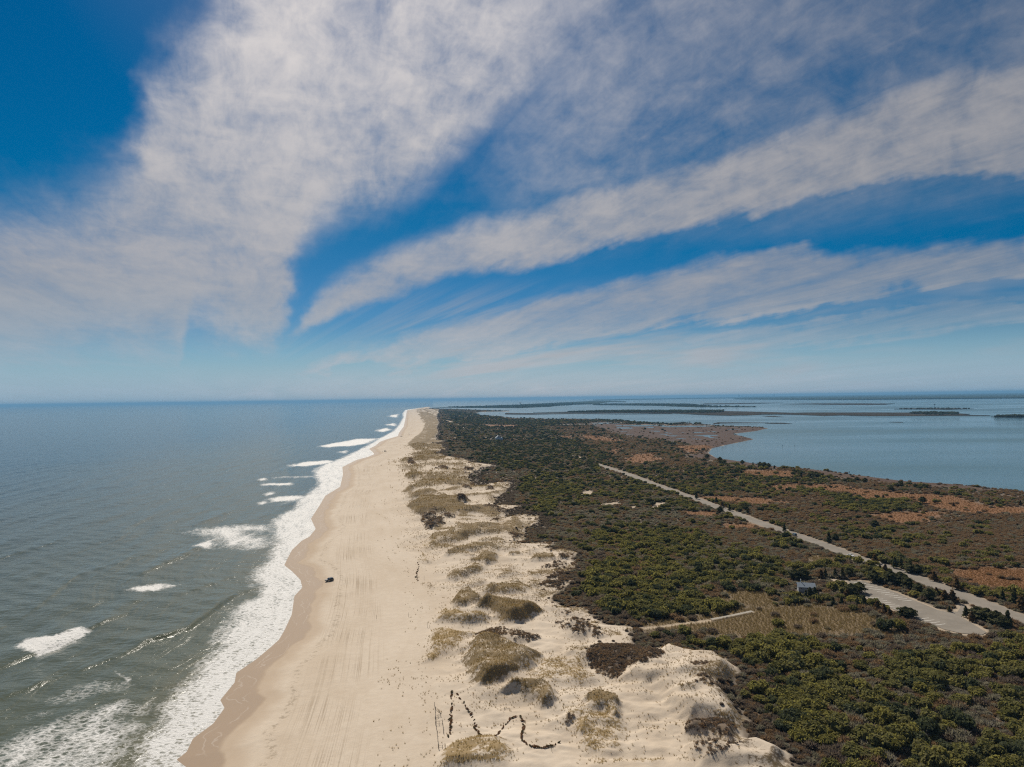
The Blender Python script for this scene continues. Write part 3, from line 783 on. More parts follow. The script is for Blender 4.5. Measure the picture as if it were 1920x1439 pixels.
def water_material(name, sea=True):
    m, g = mat_new(name)
    P = world_pos(g)
    sep = g.n('ShaderNodeSeparateXYZ', ins={0: P}).outputs
    Q = g.comb(g.m('MULTIPLY', sep[0], .55), sep[1], sep[2])
    big = g.noise(P, .004, 3.0)
    if sea:
        sd, foam = g.attr('sd'), g.attr('foam')
        off = g.m('MULTIPLY', sd, -1.0)
        n2 = g.noise(P, .02, 4.0, .6)
        near = g.ss(g.m('ADD', off, g.m('MULTIPLY', g.m('SUBTRACT', n2, .5), 40.0)), 4, 40, 1, 0)
        mid = g.ss(g.m('ADD', off, g.m('MULTIPLY', g.m('SUBTRACT', big, .5), 260.0)), 100, 620, 1, 0)
        base = g.mix(mid, (0.016, 0.056, 0.078), (0.088, 0.094, 0.058))
        base = g.mix(near, base, (0.115, 0.105, 0.055))
    else:
        base = g.mix(big, (0.065, 0.125, 0.145), (0.080, 0.140, 0.158))
    # waves finer than the mesh
    c1 = g.noise(Q, .11, 3.0, .5); c2 = g.noise(Q, .38, 4.0, .6); c3 = g.noise(Q, 1.5, 4.0, .65)
    if sea:
        sw = g.noise(g.comb(g.m('MULTIPLY', sd, .075), g.m('MULTIPLY', sep[1], .010), 2.0), 1.0, 3.0, .5)
        c1 = g.m('ADD', c1, g.m('MULTIPLY', sw, 2.6))
        h = g.m('ADD', g.m('ADD', g.m('MULTIPLY', c1, .75), g.m('MULTIPLY', c2, .36)), g.m('MULTIPLY', c3, .065))
    else:
        h = g.m('ADD', g.m('MULTIPLY', c2, .22), g.m('MULTIPLY', c3, .12))
    bump = g.n('ShaderNodeBump', ins={'Strength': 1.0, 'Distance': 1.0, 'Height': h})
    wat = g.n('ShaderNodeBsdfPrincipled', ins={'Base Color': base, 'Roughness': g.m('SUBTRACT', .11, g.m('MULTIPLY', g.ss(g.attr('crest'), .02, .22), .065)) if sea else g.ss(g.noise(g.comb(g.m('MULTIPLY', sep[0], .3), sep[1], 0.0), .003, 4.0), .35, .65, .06, .30), 'IOR': 1.33, 'Specular IOR Level': .5, 'Normal': bump.outputs[0]})
    if not sea:
        finish(g, wat.outputs[0]); return m
    # foam
    F = g.comb(g.m('MULTIPLY', sep[0], .75), sep[1], 0.0)
    w = g.noise(P, .5, 3.0, .5, 0.0, True)
    FW = g.vm('ADD', F, g.vm('SCALE', g.vm('SUBTRACT', w, (.5, .5, .5)), 2.4))
    v1 = g.n('ShaderNodeTexVoronoi', feature='DISTANCE_TO_EDGE', ins={'Vector': FW, 'Scale': .50}).outputs['Distance']
    v2 = g.n('ShaderNodeTexVoronoi', feature='DISTANCE_TO_EDGE', ins={'Vector': FW, 'Scale': 1.3}).outputs['Distance']
    lace = g.m('ADD', g.m('MULTIPLY', g.ss(v1, 0.0, .42), .5), g.m('MULTIPLY', g.ss(v2, 0.0, .45), .26))
    fn = g.noise(F, .9, 6.0, .68)
    fb = g.noise(g.comb(g.m('MULTIPLY', sd, .16), g.m('MULTIPLY', sep[1], .035), 0.0), 1.0, 5.0, .65)
    thr = g.m('ADD', lace, g.m('ADD', g.m('SUBTRACT', g.m('MULTIPLY', fn, .95), .27), g.m('SUBTRACT', g.m('MULTIPLY', fb, 1.25), .45)))
    fx = g.m('SUBTRACT', g.m('MULTIPLY', foam, 1.20), thr)
    fm = g.m('ADD', g.m('MULTIPLY', g.ss(fx, -.48, -.02), .48), g.m('MULTIPLY', g.ss(fx, -.06, .22), .52))
    fm = g.m('MULTIPLY', fm, g.ss(foam, .03, .12))
    fh = g.m('ADD', g.m('MULTIPLY', fn, .5), g.m('MULTIPLY', g.noise(P, 3.0, 4.0, .6), .2))
    fbump = g.n('ShaderNodeBump', ins={'Strength': 1.0, 'Distance': 1.1, 'Height': fh})
    fo = g.n('ShaderNodeBsdfPrincipled', ins={'Base Color': (0.64, 0.625, 0.595), 'Roughness': .8, 'Specular IOR Level': .2, 'Normal': fbump.outputs[0]})
    mx = g.n('ShaderNodeMixShader', ins={0: fm, 1: wat.outputs[0], 2: fo.outputs[0]})
    finish(g, mx.outputs[0])
    return m

SDY = np.concatenate([np.arange(1130, 690, -6.0), np.arange(690, 110, -1.7), np.arange(110, 20, -1.6), np.arange(20, 1.85, -.6)])
SY = CAM_H * 1300.0 / SDY
ST = np.concatenate([np.arange(-1.1, -.76, .012), np.arange(-.76, T_SPLIT, .0019), [T_SPLIT]])
Ts, Ys = np.meshgrid(ST, SY)
Xs = Ts * Ys
sds = line_dist(Xs, Ys, SHORE)
sds = np.where(Xs > shore_x(Ys), sds, -sds)
ZS, CZ = water_surface(Xs, Ys, sds)
sea = mesh_grid('sea', Xs, Ys, ZS, {'sd': sds, 'crest': CZ, 'foam': foam_mask(Xs, Ys)}, water_material('sea_water'))
sea['kind'] = 'structure'
BT = np.linspace(T_SPLIT, 1.5, 60)
Tb, Yb = np.meshgrid(BT, SY[::6].tolist() + [SY[-1]])
bay = mesh_grid('bay_water', Tb * Yb, Yb, np.zeros(Tb.shape), {}, water_material('bay_water', False))
bay['kind'] = 'structure'

# ------------------------------------------------------------------ builders
def tag(o, label=None, cat=None, group=None, kind=None):
    for k, v in (('label', label), ('category', cat), ('group', group), ('kind', kind)):
        if v: o[k] = v
    return o

def link_mesh(name, verts, faces, mats, parent=None, smooth=False, mi=None):
    me = bpy.data.meshes.new(name)
    me.from_pydata([tuple(v) for v in verts], [], [tuple(f) for f in faces])
    for m in (mats if isinstance(mats, (list, tuple)) else [mats]): me.materials.append(m)
    if smooth: me.polygons.foreach_set('use_smooth', [True] * len(me.polygons))
    if mi is not None: me.polygons.foreach_set('material_index', mi)
    me.update()
    o = bpy.data.objects.new(name, me)
    COL.objects.link(o)
    if parent: o.parent = parent
    return o

def empty(name, loc, rz=0.0, scale=1.0):
    o = bpy.data.objects.new(name, None)
    o.empty_display_size = .5
    o.location = loc
    o.rotation_euler = (0, 0, rz)
    o.scale = (scale,) * 3 if isinstance(scale, (int, float)) else scale
    COL.objects.link(o)
    return o

def mesh_only(name, V, F, mat):
    me = bpy.data.meshes.new(name)
    V = np.asarray(V, np.float32); F = np.asarray(F, np.int32)
    k = F.shape[1]
    me.vertices.add(len(V)); me.vertices.foreach_set('co', V.ravel())
    me.loops.add(F.size); me.loops.foreach_set('vertex_index', F.ravel())
    me.polygons.add(len(F)); me.polygons.foreach_set('loop_start', np.arange(0, F.size, k, dtype=np.int32))
    me.update(calc_edges=True)
    me.materials.append(mat)
    return me

def leaf_mat(name, c1, c2, trans=.35, nscale=1.2):
    m, g = mat_new(name)
    oi = g.n('ShaderNodeObjectInfo')
    P = world_pos(g)
    n = g.noise(P, nscale, 3.0)
    f = g.m('ADD', g.m('MULTIPLY', oi.outputs['Random'], .65), g.m('MULTIPLY', n, .45), clamp=True)
    col = g.mix(f, c1, c2)
    d = g.n('ShaderNodeBsdfDiffuse', ins={'Color': col})
    tcol = g.mix(.5, col, (c2[0] * 1.2, c2[1] * 1.25, c2[2] * .7))
    t = g.n('ShaderNodeBsdfTranslucent', ins={'Color': tcol})
    mx = g.n('ShaderNodeMixShader', ins={0: trans, 1: d.outputs[0], 2: t.outputs[0]})
    finish(g, mx.outputs[0])
    return m

def plain_mat(name, c, rough=.7, c2=None, nscale=2.0, metal=0.0, spec=.4):
    m, g = mat_new(name)
    n = g.noise(g.n('ShaderNodeTexCoord').outputs['Object'], nscale, 4.0, .6)
    c2 = c2 or tuple(x * .78 for x in c)
    b = g.n('ShaderNodeBsdfPrincipled', ins={'Base Color': g.mix(g.ss(n, .3, .7), c, c2), 'Roughness': rough, 'Metallic': metal, 'Specular IOR Level': spec})
    finish(g, b.outputs[0])
    return m

M_LEAF = [leaf_mat('leaf_yellow_green', (0.150, 0.136, 0.046), (0.240, 0.212, 0.078), .48),
          leaf_mat('leaf_olive', (0.112, 0.108, 0.044), (0.185, 0.168, 0.072), .46),
          leaf_mat('leaf_dark_green', (0.058, 0.066, 0.040), (0.100, 0.106, 0.058), .35)]
M_TWIG = [leaf_mat('twig_grey', (0.165, 0.145, 0.126), (0.255, 0.225, 0.196), .42),
          leaf_mat('twig_brown', (0.175, 0.112, 0.078), (0.262, 0.172, 0.120), .40),
          leaf_mat('twig_purple', (0.120, 0.088, 0.082), (0.185, 0.142, 0.128), .4)]
M_CEDAR = leaf_mat('cedar_needles', (0.060, 0.062, 0.034), (0.108, 0.104, 0.052), .35)
M_RUST = leaf_mat('cedar_needles_rusty', (0.095, 0.062, 0.034), (0.150, 0.098, 0.050), .3)
M_BARK = plain_mat('bark', (0.12, 0.095, 0.075), .9)
M_GRASS = [leaf_mat('grass_olive', (0.195, 0.122, 0.044), (0.300, 0.198, 0.080), .40),
           leaf_mat('grass_gold', (0.270, 0.185, 0.080), (0.400, 0.285, 0.135), .35),
           leaf_mat('grass_grey', (0.175, 0.128, 0.070), (0.270, 0.205, 0.118), .35)]
M_REED = leaf_mat('reed_tan', (0.150, 0.106, 0.058), (0.235, 0.170, 0.094), .4)
M_MARSH = leaf_mat('marsh_orange', (0.150, 0.074, 0.034), (0.220, 0.118, 0.056), .4)

def frames(N, rng):
    """two random unit tangents for each normal"""
    a = rng.normal(size=N.shape)
    u = np.cross(N, a); u /= np.linalg.norm(u, axis=1, keepdims=True) + 1e-9
    return u, np.cross(N, u)

def leafy_crown(seed, rad=2.4, h=2.6, lobes=7, leaves=420, size=.42, z0=.3):
    rng = np.random.default_rng(seed)
    ang = rng.uniform(0, 2 * np.pi, lobes); rr = rad * .62 * np.sqrt(rng.uniform(0.02, 1, lobes))
    cen = np.stack([rr * np.cos(ang), rr * np.sin(ang), h * (.42 + .25 * rng.uniform(size=lobes)) * (1.1 - .35 * rr / rad)], -1)
    lr = rad * rng.uniform(.36, .58, lobes)
    li = rng.integers(0, lobes, leaves)
    d = rng.normal(size=(leaves, 3)); d[:, 2] = d[:, 2] * .9 + .35
    d /= np.linalg.norm(d, axis=1, keepdims=True)
    p = cen[li] + d * (lr[li] * rng.uniform(.72, 1.06, leaves))[:, None] * np.array([1, 1, .82])
    p[:, 2] = np.maximum(p[:, 2], z0 * rng.uniform(.4, 1.4, leaves))
    N = d + rng.normal(size=d.shape) * .55; N /= np.linalg.norm(N, axis=1, keepdims=True)
    u, v = frames(N, rng)
    s = size * rng.uniform(.55, 1.25, leaves)[:, None]
    V = np.stack([p - u * s - v * s * .6, p + u * s * .9 - v * s * .7 + N * s * .15, p + u * s * .8 + v * s * .8, p - u * s * .8 + v * s * .65 - N * s * .12], 1).reshape(-1, 3)
    return V, np.arange(leaves * 4).reshape(-1, 4)

def twig_crown(seed, rad=2.0, h=2.2, n=420, wid=.055):
    rng = np.random.default_rng(seed)
    ang = rng.uniform(0, 2 * np.pi, n); rr = rad * np.sqrt(rng.uniform(0, 1, n))
    hh = h * np.sqrt(np.clip(1 - (rr / rad) ** 2 * .75, .1, 1)) * rng.uniform(.35, 1.0, n)
    tip = np.stack([rr * np.cos(ang), rr * np.sin(ang), hh], -1)
    root = tip * rng.uniform(.35, .75, n)[:, None] * np.array([1, 1, .8])
    tip += rng.normal(size=tip.shape) * .16
    dd = tip - root; L = np.linalg.norm(dd, axis=1, keepdims=True) + 1e-6
    u, _ = frames(dd / L, rng)
    w = wid * rng.uniform(.6, 1.6, n)[:, None]
    mid = (root + tip) / 2 + rng.normal(size=tip.shape) * .12
    V = np.stack([root - u * w, root + u * w, mid + u * w * 1.8, tip, mid - u * w * 1.8], 1).reshape(-1, 3)
    i = np.arange(n)[:, None] * 5
    F = np.concatenate([i + np.array([[0, 1, 2, 4]]), i + np.array([[4, 2, 3, 3]])])
    F4 = i + np.array([[0, 1, 2, 4]])
    F3 = i + np.array([[4, 2, 3]])
    # one face kind only: split the quads
    T = np.concatenate([F4[:, [0, 1, 2]], F4[:, [0, 2, 3]], F3])
    return V, T

def conifer_crown(seed, rad=2.0, h=6.0, n=520, size=.38, flat=False):
    rng = np.random.default_rng(seed)
    k = rng.uniform(0, 1, n) ** (.9 if not flat else .55)
    zz = .12 * h + k * h * .88
    prof = np.clip(1.05 - k, .05, 1) ** .75 if not flat else np.sin(np.pi * np.clip(k * .9 + .1, 0, 1)) ** .6
    tier = .75 + .25 * np.sin(k * 19 + seed)
    ang = rng.uniform(0, 2 * np.pi, n)
    lob = .8 + .2 * np.sin(ang * 3 + k * 9 + seed)
    rr = rad * prof * tier * lob * rng.uniform(.55, 1.05, n)
    p = np.stack([rr * np.cos(ang), rr * np.sin(ang), zz], -1)
    N = np.stack([np.cos(ang), np.sin(ang), np.full(n, .7)], -1) + rng.normal(size=(n, 3)) * .5
    N /= np.linalg.norm(N, axis=1, keepdims=True)
    u, v = frames(N, rng)
    s = size * rng.uniform(.6, 1.25, n)[:, None]
    V = np.stack([p - u * s, p - v * s * .7, p + u * s, p + v * s * .8], 1).reshape(-1, 3)
    return V, np.arange(n * 4).reshape(-1, 4)

def stems(seed, n=4, h=1.6, spread=1.0, r=.09):
    rng = np.random.default_rng(seed)
    V, F = [], []
    for k in range(n):
        a = rng.uniform(0, 2 * np.pi)
        ring = []
        for j, f in enumerate((0, .5, 1.0)):
            c = np.array([math.cos(a) * spread * f ** 1.3, math.sin(a) * spread * f ** 1.3, -.25 + (h + .25) * f]) + rng.normal(size=3) * .05 * f
            rr = r * (1 - .65 * f)
            ring.append(len(V))
            for q in range(5):
                V.append(c + rr * np.array([math.cos(q * 2 * np.pi / 5), math.sin(q * 2 * np.pi / 5), 0]))
        for j in range(2):
            for q in range(5):
                F.append((ring[j] + q, ring[j] + (q + 1) % 5, ring[j + 1] + (q + 1) % 5, ring[j + 1] + q))
    return np.array(V), np.array(F)

def tuft(seed, n=9, h=.75, spread=.32, wid=.05, lean=.35):
    rng = np.random.default_rng(seed)
    V, F = [], []
    for k in range(n):
        a = rng.uniform(0, 2 * np.pi); r0 = spread * rng.uniform(0, .6)
        b = np.array([math.cos(a) * r0, math.sin(a) * r0, -.05])
        t = b + np.array([math.cos(a) * lean * rng.uniform(.2, 1.2), math.sin(a) * lean * rng.uniform(.2, 1.2), h * rng.uniform(.65, 1.1)])
        w = wid * rng.uniform(.7, 1.4)
        e = rng.uniform(0, np.pi); u = np.array([math.cos(e), math.sin(e), 0]) * w
        i = len(V); V += [b - u, b + u, t]
        F.append((i, i + 1, i + 2))
    return np.array(V), np.array(F)

CROWN_EV = [[mesh_only('leafy_crown', *leafy_crown(100 + k, 2.5, 2.7 + .15 * k, 8 + 2 * k, 620, .34), M_LEAF[t]) for k in range(4)] for t in range(3)]
CROWN_TW = [[mesh_only('twig_crown', *twig_crown(200 + k, 2.2, 2.2, 520), M_TWIG[t]) for k in range(3)] for t in range(3)]
CROWN_CE = [mesh_only('conifer_crown', *conifer_crown(300 + k, 1.9, 5.6, 520), M_CEDAR) for k in range(3)]
CROWN_PI = [mesh_only('pine_crown', *conifer_crown(320 + k, 2.6, 4.6, 560, .42, True), M_CEDAR) for k in range(3)]
CROWN_RU = [mesh_only('rusty_crown', *conifer_crown(340 + k, 1.9, 4.2, 420), M_RUST) for k in range(2)]
STEM_B = [mesh_only('stems', *stems(400 + k, 4, 1.7, 1.1), M_BARK) for k in range(3)]
STEM_T = [mesh_only('stems', *stems(410 + k, 1, 4.4, .15, .17), M_BARK) for k in range(2)]

def scatter(name, protos, x, y, z, scl, idx, label, sz=None):
    """one object of stuff: instances of the given meshes on points"""
    n = len(x)
    me = bpy.data.meshes.new(name)
    me.vertices.add(n)
    me.vertices.foreach_set('co', np.stack([x, y, z], -1).astype(np.float32).ravel())
    rng = np.random.default_rng(n + 5)
    for k, v, t in (('scl', scl, 'FLOAT'), ('rot', rng.uniform(0, 6.283, n), 'FLOAT'), ('idx', idx, 'INT'), ('tall', np.ones(n) if sz is None else sz, 'FLOAT')):
        a = me.attributes.new(k, t, 'POINT')
        a.data.foreach_set('value', np.asarray(v, np.int32 if t == 'INT' else np.float32))
    me.update()
    o = bpy.data.objects.new(name, me)
    COL.objects.link(o)
    ng = bpy.data.node_groups.new(name, 'GeometryNodeTree')
    ng.interface.new_socket('Geometry', in_out='INPUT', socket_type='NodeSocketGeometry')
    ng.interface.new_socket('Geometry', in_out='OUTPUT', socket_type='NodeSocketGeometry')
    N, L = ng.nodes, ng.links
    gi, go = N.new('NodeGroupInput'), N.new('NodeGroupOutput')
    join = N.new('GeometryNodeJoinGeometry')
    for pm in reversed(protos):
        po = bpy.data.objects.new('plant', pm)
        oi = N.new('GeometryNodeObjectInfo')
        oi.inputs['Object'].default_value = po
        oi.inputs['As Instance'].default_value = True
        L.new(oi.outputs['Geometry'], join.inputs[0])
    def attr(nm, t):
        a = N.new('GeometryNodeInputNamedAttribute'); a.data_type = t
        a.inputs['Name'].default_value = nm
        return a.outputs['Attribute']
    rot = N.new('ShaderNodeCombineXYZ'); L.new(attr('rot', 'FLOAT'), rot.inputs[2])
    sc = N.new('ShaderNodeCombineXYZ')
    s = attr('scl', 'FLOAT')
    mul = N.new('ShaderNodeMath'); mul.operation = 'MULTIPLY'
    L.new(s, mul.inputs[0]); L.new(attr('tall', 'FLOAT'), mul.inputs[1])
    L.new(s, sc.inputs[0]); L.new(s, sc.inputs[1]); L.new(mul.outputs[0], sc.inputs[2])
    iop = N.new('GeometryNodeInstanceOnPoints')
    L.new(gi.outputs[0], iop.inputs['Points'])
    L.new(join.outputs[0], iop.inputs['Instance'])
    iop.inputs['Pick Instance'].default_value = True
    L.new(attr('idx', 'INT'), iop.inputs['Instance Index'])
    L.new(rot.outputs[0], iop.inputs['Rotation'])
    L.new(sc.outputs[0], iop.inputs['Scale'])
    L.new(iop.outputs[0], go.inputs[0])
    o.modifiers.new('scatter', 'NODES').node_group = ng
    tag(o, label, None, None, 'stuff')
    return o

def jitter_grid(x0, x1, y0, y1, sx, sy, rng):
    xs = np.arange(x0, x1, sx); ys = np.arange(y0, y1, sy)
    X, Y = np.meshgrid(xs, ys)
    X = X + rng.uniform(-.5, .5, X.shape) * sx; Y = Y + rng.uniform(-.5, .5, Y.shape) * sy
    return X.ravel(), Y.ravel()

# ------------------------------------------------------------------ scrub, thicket, wood
HUT_AT = at_ground(1516, 1112)
HOUSE_AT = at_ground(934, 826)
pxs, pys, pss = [], [], []
for y0, y1, sx, sy, sc in ((142, 420, 2.7, 2.7, 1.0), (420, 800, 2.8, 3.0, .90), (800, 1600, 3.6, 5.6, 1.05), (1600, 3200, 6.0, 12, 1.4), (3200, 7700, 11, 30, 2.0)):
    x, y = jitter_grid(-.14 * y1 - 20, min(1.02 * y1, 1400), y0, y1, sx, sy, RNG)
    k = (x / y > -.20) & (x / y < 1.02)
    pxs.append(x[k]); pys.append(y[k]); pss.append(np.full(k.sum(), sc))
px_, py_, ps_ = np.concatenate(pxs), np.concatenate(pys), np.concatenate(pss)
k = px_ > shore_x(py_) + 60
px_, py_, ps_ = px_[k], py_[k], ps_[k]
F = fields(px_, py_)
ev = np.full(px_.shape, .13)
for pl, p in EVER_W:
    s = poly_sd(px_, py_, pl, 30.0)
    ev = np.maximum(ev, p * np.where(py_ < 370, 1.0, .70) * sstep(s + (fbm(px_ / 20, py_ / 20, 91) - .5) * 40, -8, 12))
cl = fbm(px_ / 14, py_ / 14, 93)
clr = np.clip((cl - .5) * 1.3 + .5 + (RNG.uniform(size=cl.shape) - .5) * .75, 0, 1)
is_ev = clr < ev
edge = F['scr']
is_ev &= (edge > 7)
r = RNG.uniform(size=px_.shape)
m_marsh = np.maximum(np.maximum(F['marsh'], F['reed']), F['salt'])
keep = ((edge > .5) | ((edge > -10) & (RNG.uniform(size=px_.shape) < .22 * sstep(edge, -10, 0)))) & (F['z'] > .5) & (F['road'] > np.where(py_ < 560, 6.2, np.where(py_ < 1000, 5.0, 3.6))) & (F['lot'] < -2.8) & ((F['sand'] < .35) | ((F['sand'] < .97) & (F['lot'] < -8) & (F['road'] > 10) & (F['path'] > 3) & (RNG.uniform(size=px_.shape) < .22))) & ~((F['path'] < 2.3))
keep &= (r > np.where(m_marsh > .75, .965, np.where(m_marsh > .2, .62, .04)))
keep &= ~((np.hypot(px_ - HUT_AT[0], py_ - HUT_AT[1]) < 8)) & ~(np.hypot(px_ - HOUSE_AT[0], py_ - HOUSE_AT[1]) < 16)
keep &= ~((F['lot'] > -6) & (r < .5))
px_, py_, ps_, is_ev, edge, m_marsh = px_[keep], py_[keep], ps_[keep], is_ev[keep], edge[keep], m_marsh[keep]
zz_ = F['z'][keep]
dlot = F['lot'][keep]
n = len(px_)
size = ps_ * RNG.uniform(.50, 1.28, n) * np.where(is_ev, 1.0, .92) * np.where(edge < 10, .72, 1.0) * np.where(edge < 1, .5, 1.0)
size *= .8 + .5 * fbm(px_ / 25, py_ / 25, 95)
tall = RNG.uniform(.75, 1.2, n) * np.where(is_ev, 1.0, .95)
tn = fbm(px_ / 35, py_ / 35, 97); rr_ = RNG.uniform(size=n)
tone_e = np.where(rr_ < .46 + (tn - .5), 0, np.where(rr_ < .84 + (tn - .5) * .4, 1, 2))
far_dark = RNG.uniform(size=n) < sstep(py_, 380, 1300) * .8
tone_e = np.where(far_dark, 2, tone_e)
tone_b = np.where((edge < 16) | (rr_ < .22), 2, np.where(rr_ < .60 + (tn - .5), 1, 0))
_ro = np.argsort(ROAD[:, 1]); east = px_ > np.interp(py_, ROAD[_ro, 1], ROAD[_ro, 0]) + 4
tone_b = np.where(east & (RNG.uniform(size=n) < .6), 1, tone_b)
ppx, ppy, pw = project(px_, py_, zz_ + 1.2)
inframe = (ppx > 5) & (ppx < 1915) & (ppy < 1430)
score = np.where(inframe, size / pw, 0)
M_INDIV = 300

LANDMARKS = [(1838, 1250, 45, 'around the bleached dead branches'), (1460, 1210, 70, 'just below the reed bed'), (1600, 1205, 70, 'between the reed bed and the lot'),
             (1380, 1240, 45, 'behind the crest of the tall bare dune'), (1400, 1310, 45, 'where the thicket meets the bare dune slope'), (1430, 1370, 42, 'above the low sandy hump'),
             (1500, 1420, 60, 'right of the low sandy hump'), (1180, 1200, 60, 'in the gap between path and tall dune'), (1860, 1200, 60, 'by the mouth of the lot'),
             (1760, 1200, 45, 'just below the lot'), (1890, 1300, 60, 'at the outer end of the thicket'), (1890, 1400, 70, 'at the lowest outer corner of the thicket'),
             (1700, 1400, 70, 'low in the middle of the thicket'), (1700, 1290, 60, 'in the heart of the thicket'), (1580, 1290, 50, 'in the thicket level with the dune crest')]
def where_words(x, y, e, dl):
    p, q, _ = project(np.array([x]), np.array([y]), np.array([3.0]))
    for mx, my, rd, ph in LANDMARKS:
        if abs(p[0] - mx) < rd and abs(q[0] - my) < rd * .7: return ph
    if dl > -14: return 'beside the parking lot'
    if e < 14: return 'along the edge of the bare sandy dunes'
    p, q, _ = project(np.array([x]), np.array([y]), np.array([3.0]))
    if q[0] < 1200: return 'between the reed bed and the sandy path'
    if p[0] < 1600: return 'in the dense thicket inland of the dunes'
    return 'in the mixed thicket on the inland side'
EV_WORDS = ('bright yellow-green', 'dull olive green', 'dark green')
TW_WORDS = ('pale grey', 'brown', 'dark purplish')
TW_MEM, EV_MEM = {}, {}
ev_id, tw_id = np.where(is_ev)[0], np.where(~is_ev)[0]
ev_top = set(ev_id[np.argsort(-score[ev_id])][:M_INDIV].tolist())
tw_top = set(tw_id[np.argsort(-score[tw_id])][:M_INDIV].tolist())
for top, words, what, cat, crowns, tones, nm in ((ev_top, EV_WORDS, 'leafy evergreen shrub', 'shrub', CROWN_EV, tone_e, 'evergreen_shrub'),
                                             (tw_top, TW_WORDS, 'leafless twiggy shrub', 'shrub', CROWN_TW, tone_b, 'bare_shrub')):
    for i in sorted(top):
        t = int(tones[i]); v = int(i) % len(crowns[t])
        rt = empty(nm, (px_[i], py_[i], zz_[i] - .05), RNG.uniform(0, 6.28), (size[i], size[i], size[i] * tall[i]))
        big = 'large ' if size[i] > 1.02 else ('small ' if size[i] < .72 else '')
        w = where_words(px_[i], py_[i], edge[i], dlot[i])
        tag(rt, f'{big}{words[t]} {what} {w}', cat, f'{words[t]} {what}s {w}')
        c = bpy.data.objects.new('crown', crowns[t][v]); COL.objects.link(c); c.parent = rt
        s_ = bpy.data.objects.new('stem', STEM_B[int(i) % 3]); COL.objects.link(s_); s_.parent = rt
ux, uy = jitter_grid(-30, 500, 142, 520, 2.3, 2.3, RNG)
uk = (ux / uy > -.2) & (ux / uy < 1.0) & (ux > shore_x(uy) + 60)
ux, uy = ux[uk], uy[uk]
UF = fields(ux, uy)
uk = (UF['scr'] > 2) & (UF['road'] > 6.5) & (UF['lot'] < -2.5) & (UF['path'] > 2.2) & (UF['reed'] < .3) & (UF['marsh'] < .3) & (UF['sand'] < .4) & (np.hypot(ux - HUT_AT[0], uy - HUT_AT[1]) > 6)
ux, uy, uz = ux[uk], uy[uk], UF['z'][uk]
scatter('undergrowth', [c for q in CROWN_TW[:2] for c in q], ux, uy, uz - .05, RNG.uniform(.42, .72, len(ux)), RNG.integers(0, 6, len(ux)), 'low grey brown twiggy undergrowth filling the gaps of the thicket')
rest_e = np.array([i for i in ev_id if i not in ev_top]); rest_t = np.array([i for i in tw_id if i not in tw_top])
scatter('evergreen_thicket', [c for q in CROWN_EV for c in q], px_[rest_e], py_[rest_e], zz_[rest_e] - .05, size[rest_e], tone_e[rest_e] * 4 + RNG.integers(0, 4, len(rest_e)), 'dense evergreen thicket covering the island behind the dunes', tall[rest_e])
scatter('bare_thicket', [c for q in CROWN_TW for c in q], px_[rest_t], py_[rest_t], zz_[rest_t] - .05, size[rest_t], tone_b[rest_t] * 3 + RNG.integers(0, 3, len(rest_t)), 'grey and brown leafless scrub between the evergreens', tall[rest_t])

# ------------------------------------------------------------------ dune grass, low scrub, reeds, marsh grass
TUFT = [mesh_only('tuft', *tuft(500 + k, 10, .72), M_GRASS[k % 3]) for k in range(6)]
gx, gy, gs = [], [], []
for y0, y1, s in ((186, 420, .62), (420, 760, 1.15), (760, 1500, 2.6)):
    x, y = jitter_grid(-.16 * y1 - 10, .24 * y1 + 15, y0, y1, s, s, RNG)
    sx_ = shore_x(y)
    k = (x > sx_ + 48) & (x < sx_ + 200) & (x / y < .32)
    gx.append(x[k]); gy.append(y[k]); gs.append(np.full(k.sum(), max(.8, s * .95)))
gx, gy, gs = np.concatenate(gx), np.concatenate(gy), np.concatenate(gs)
F = fields(gx, gy)
dens = F['grass'] * sstep(fbm(gx / 2.6, gy / 2.6, 103, 3), .26, .56 - .3 * (F['grass'] > .8))
rr_ = RNG.uniform(size=gx.shape)
wrack = (F['sd'] > 52) & (F['sd'] < 100) & (F['scr'] < -2) & (fbm(gx / 9, gy / 9, 107) > .50) & (rr_ < .022)
k = ((rr_ < dens * 1.05) | wrack) & (F['scr'] < 1.0) & (F['path'] > 1.6)
isd = (F['dark'] > .3) & k
k1 = k & ~isd
gi_ = np.where(F['gold'][k1] > .3, 1, np.where(RNG.uniform(size=k1.sum()) < .72, 0, 2)) + 3 * RNG.integers(0, 2, k1.sum())
scatter('dune_grass', TUFT, gx[k1], gy[k1], F['z'][k1] - .02, gs[k1] * RNG.uniform(.6, 1.2, k1.sum()), gi_, 'dry olive and golden beach grass growing on the dunes')
LOWT = [mesh_only('low_twigs', *twig_crown(520 + q, .75, .7, 60, .035), M_TWIG[2 if q % 2 else 1]) for q in range(4)]
k2 = isd & (RNG.uniform(size=gx.shape) < .75)
scatter('low_dune_scrub', LOWT, gx[k2], gy[k2], F['z'][k2] - .03, gs[k2] * RNG.uniform(.7, 1.3, k2.sum()), RNG.integers(0, 4, k2.sum()), 'low dark heath and bare twigs in patches on the dunes')

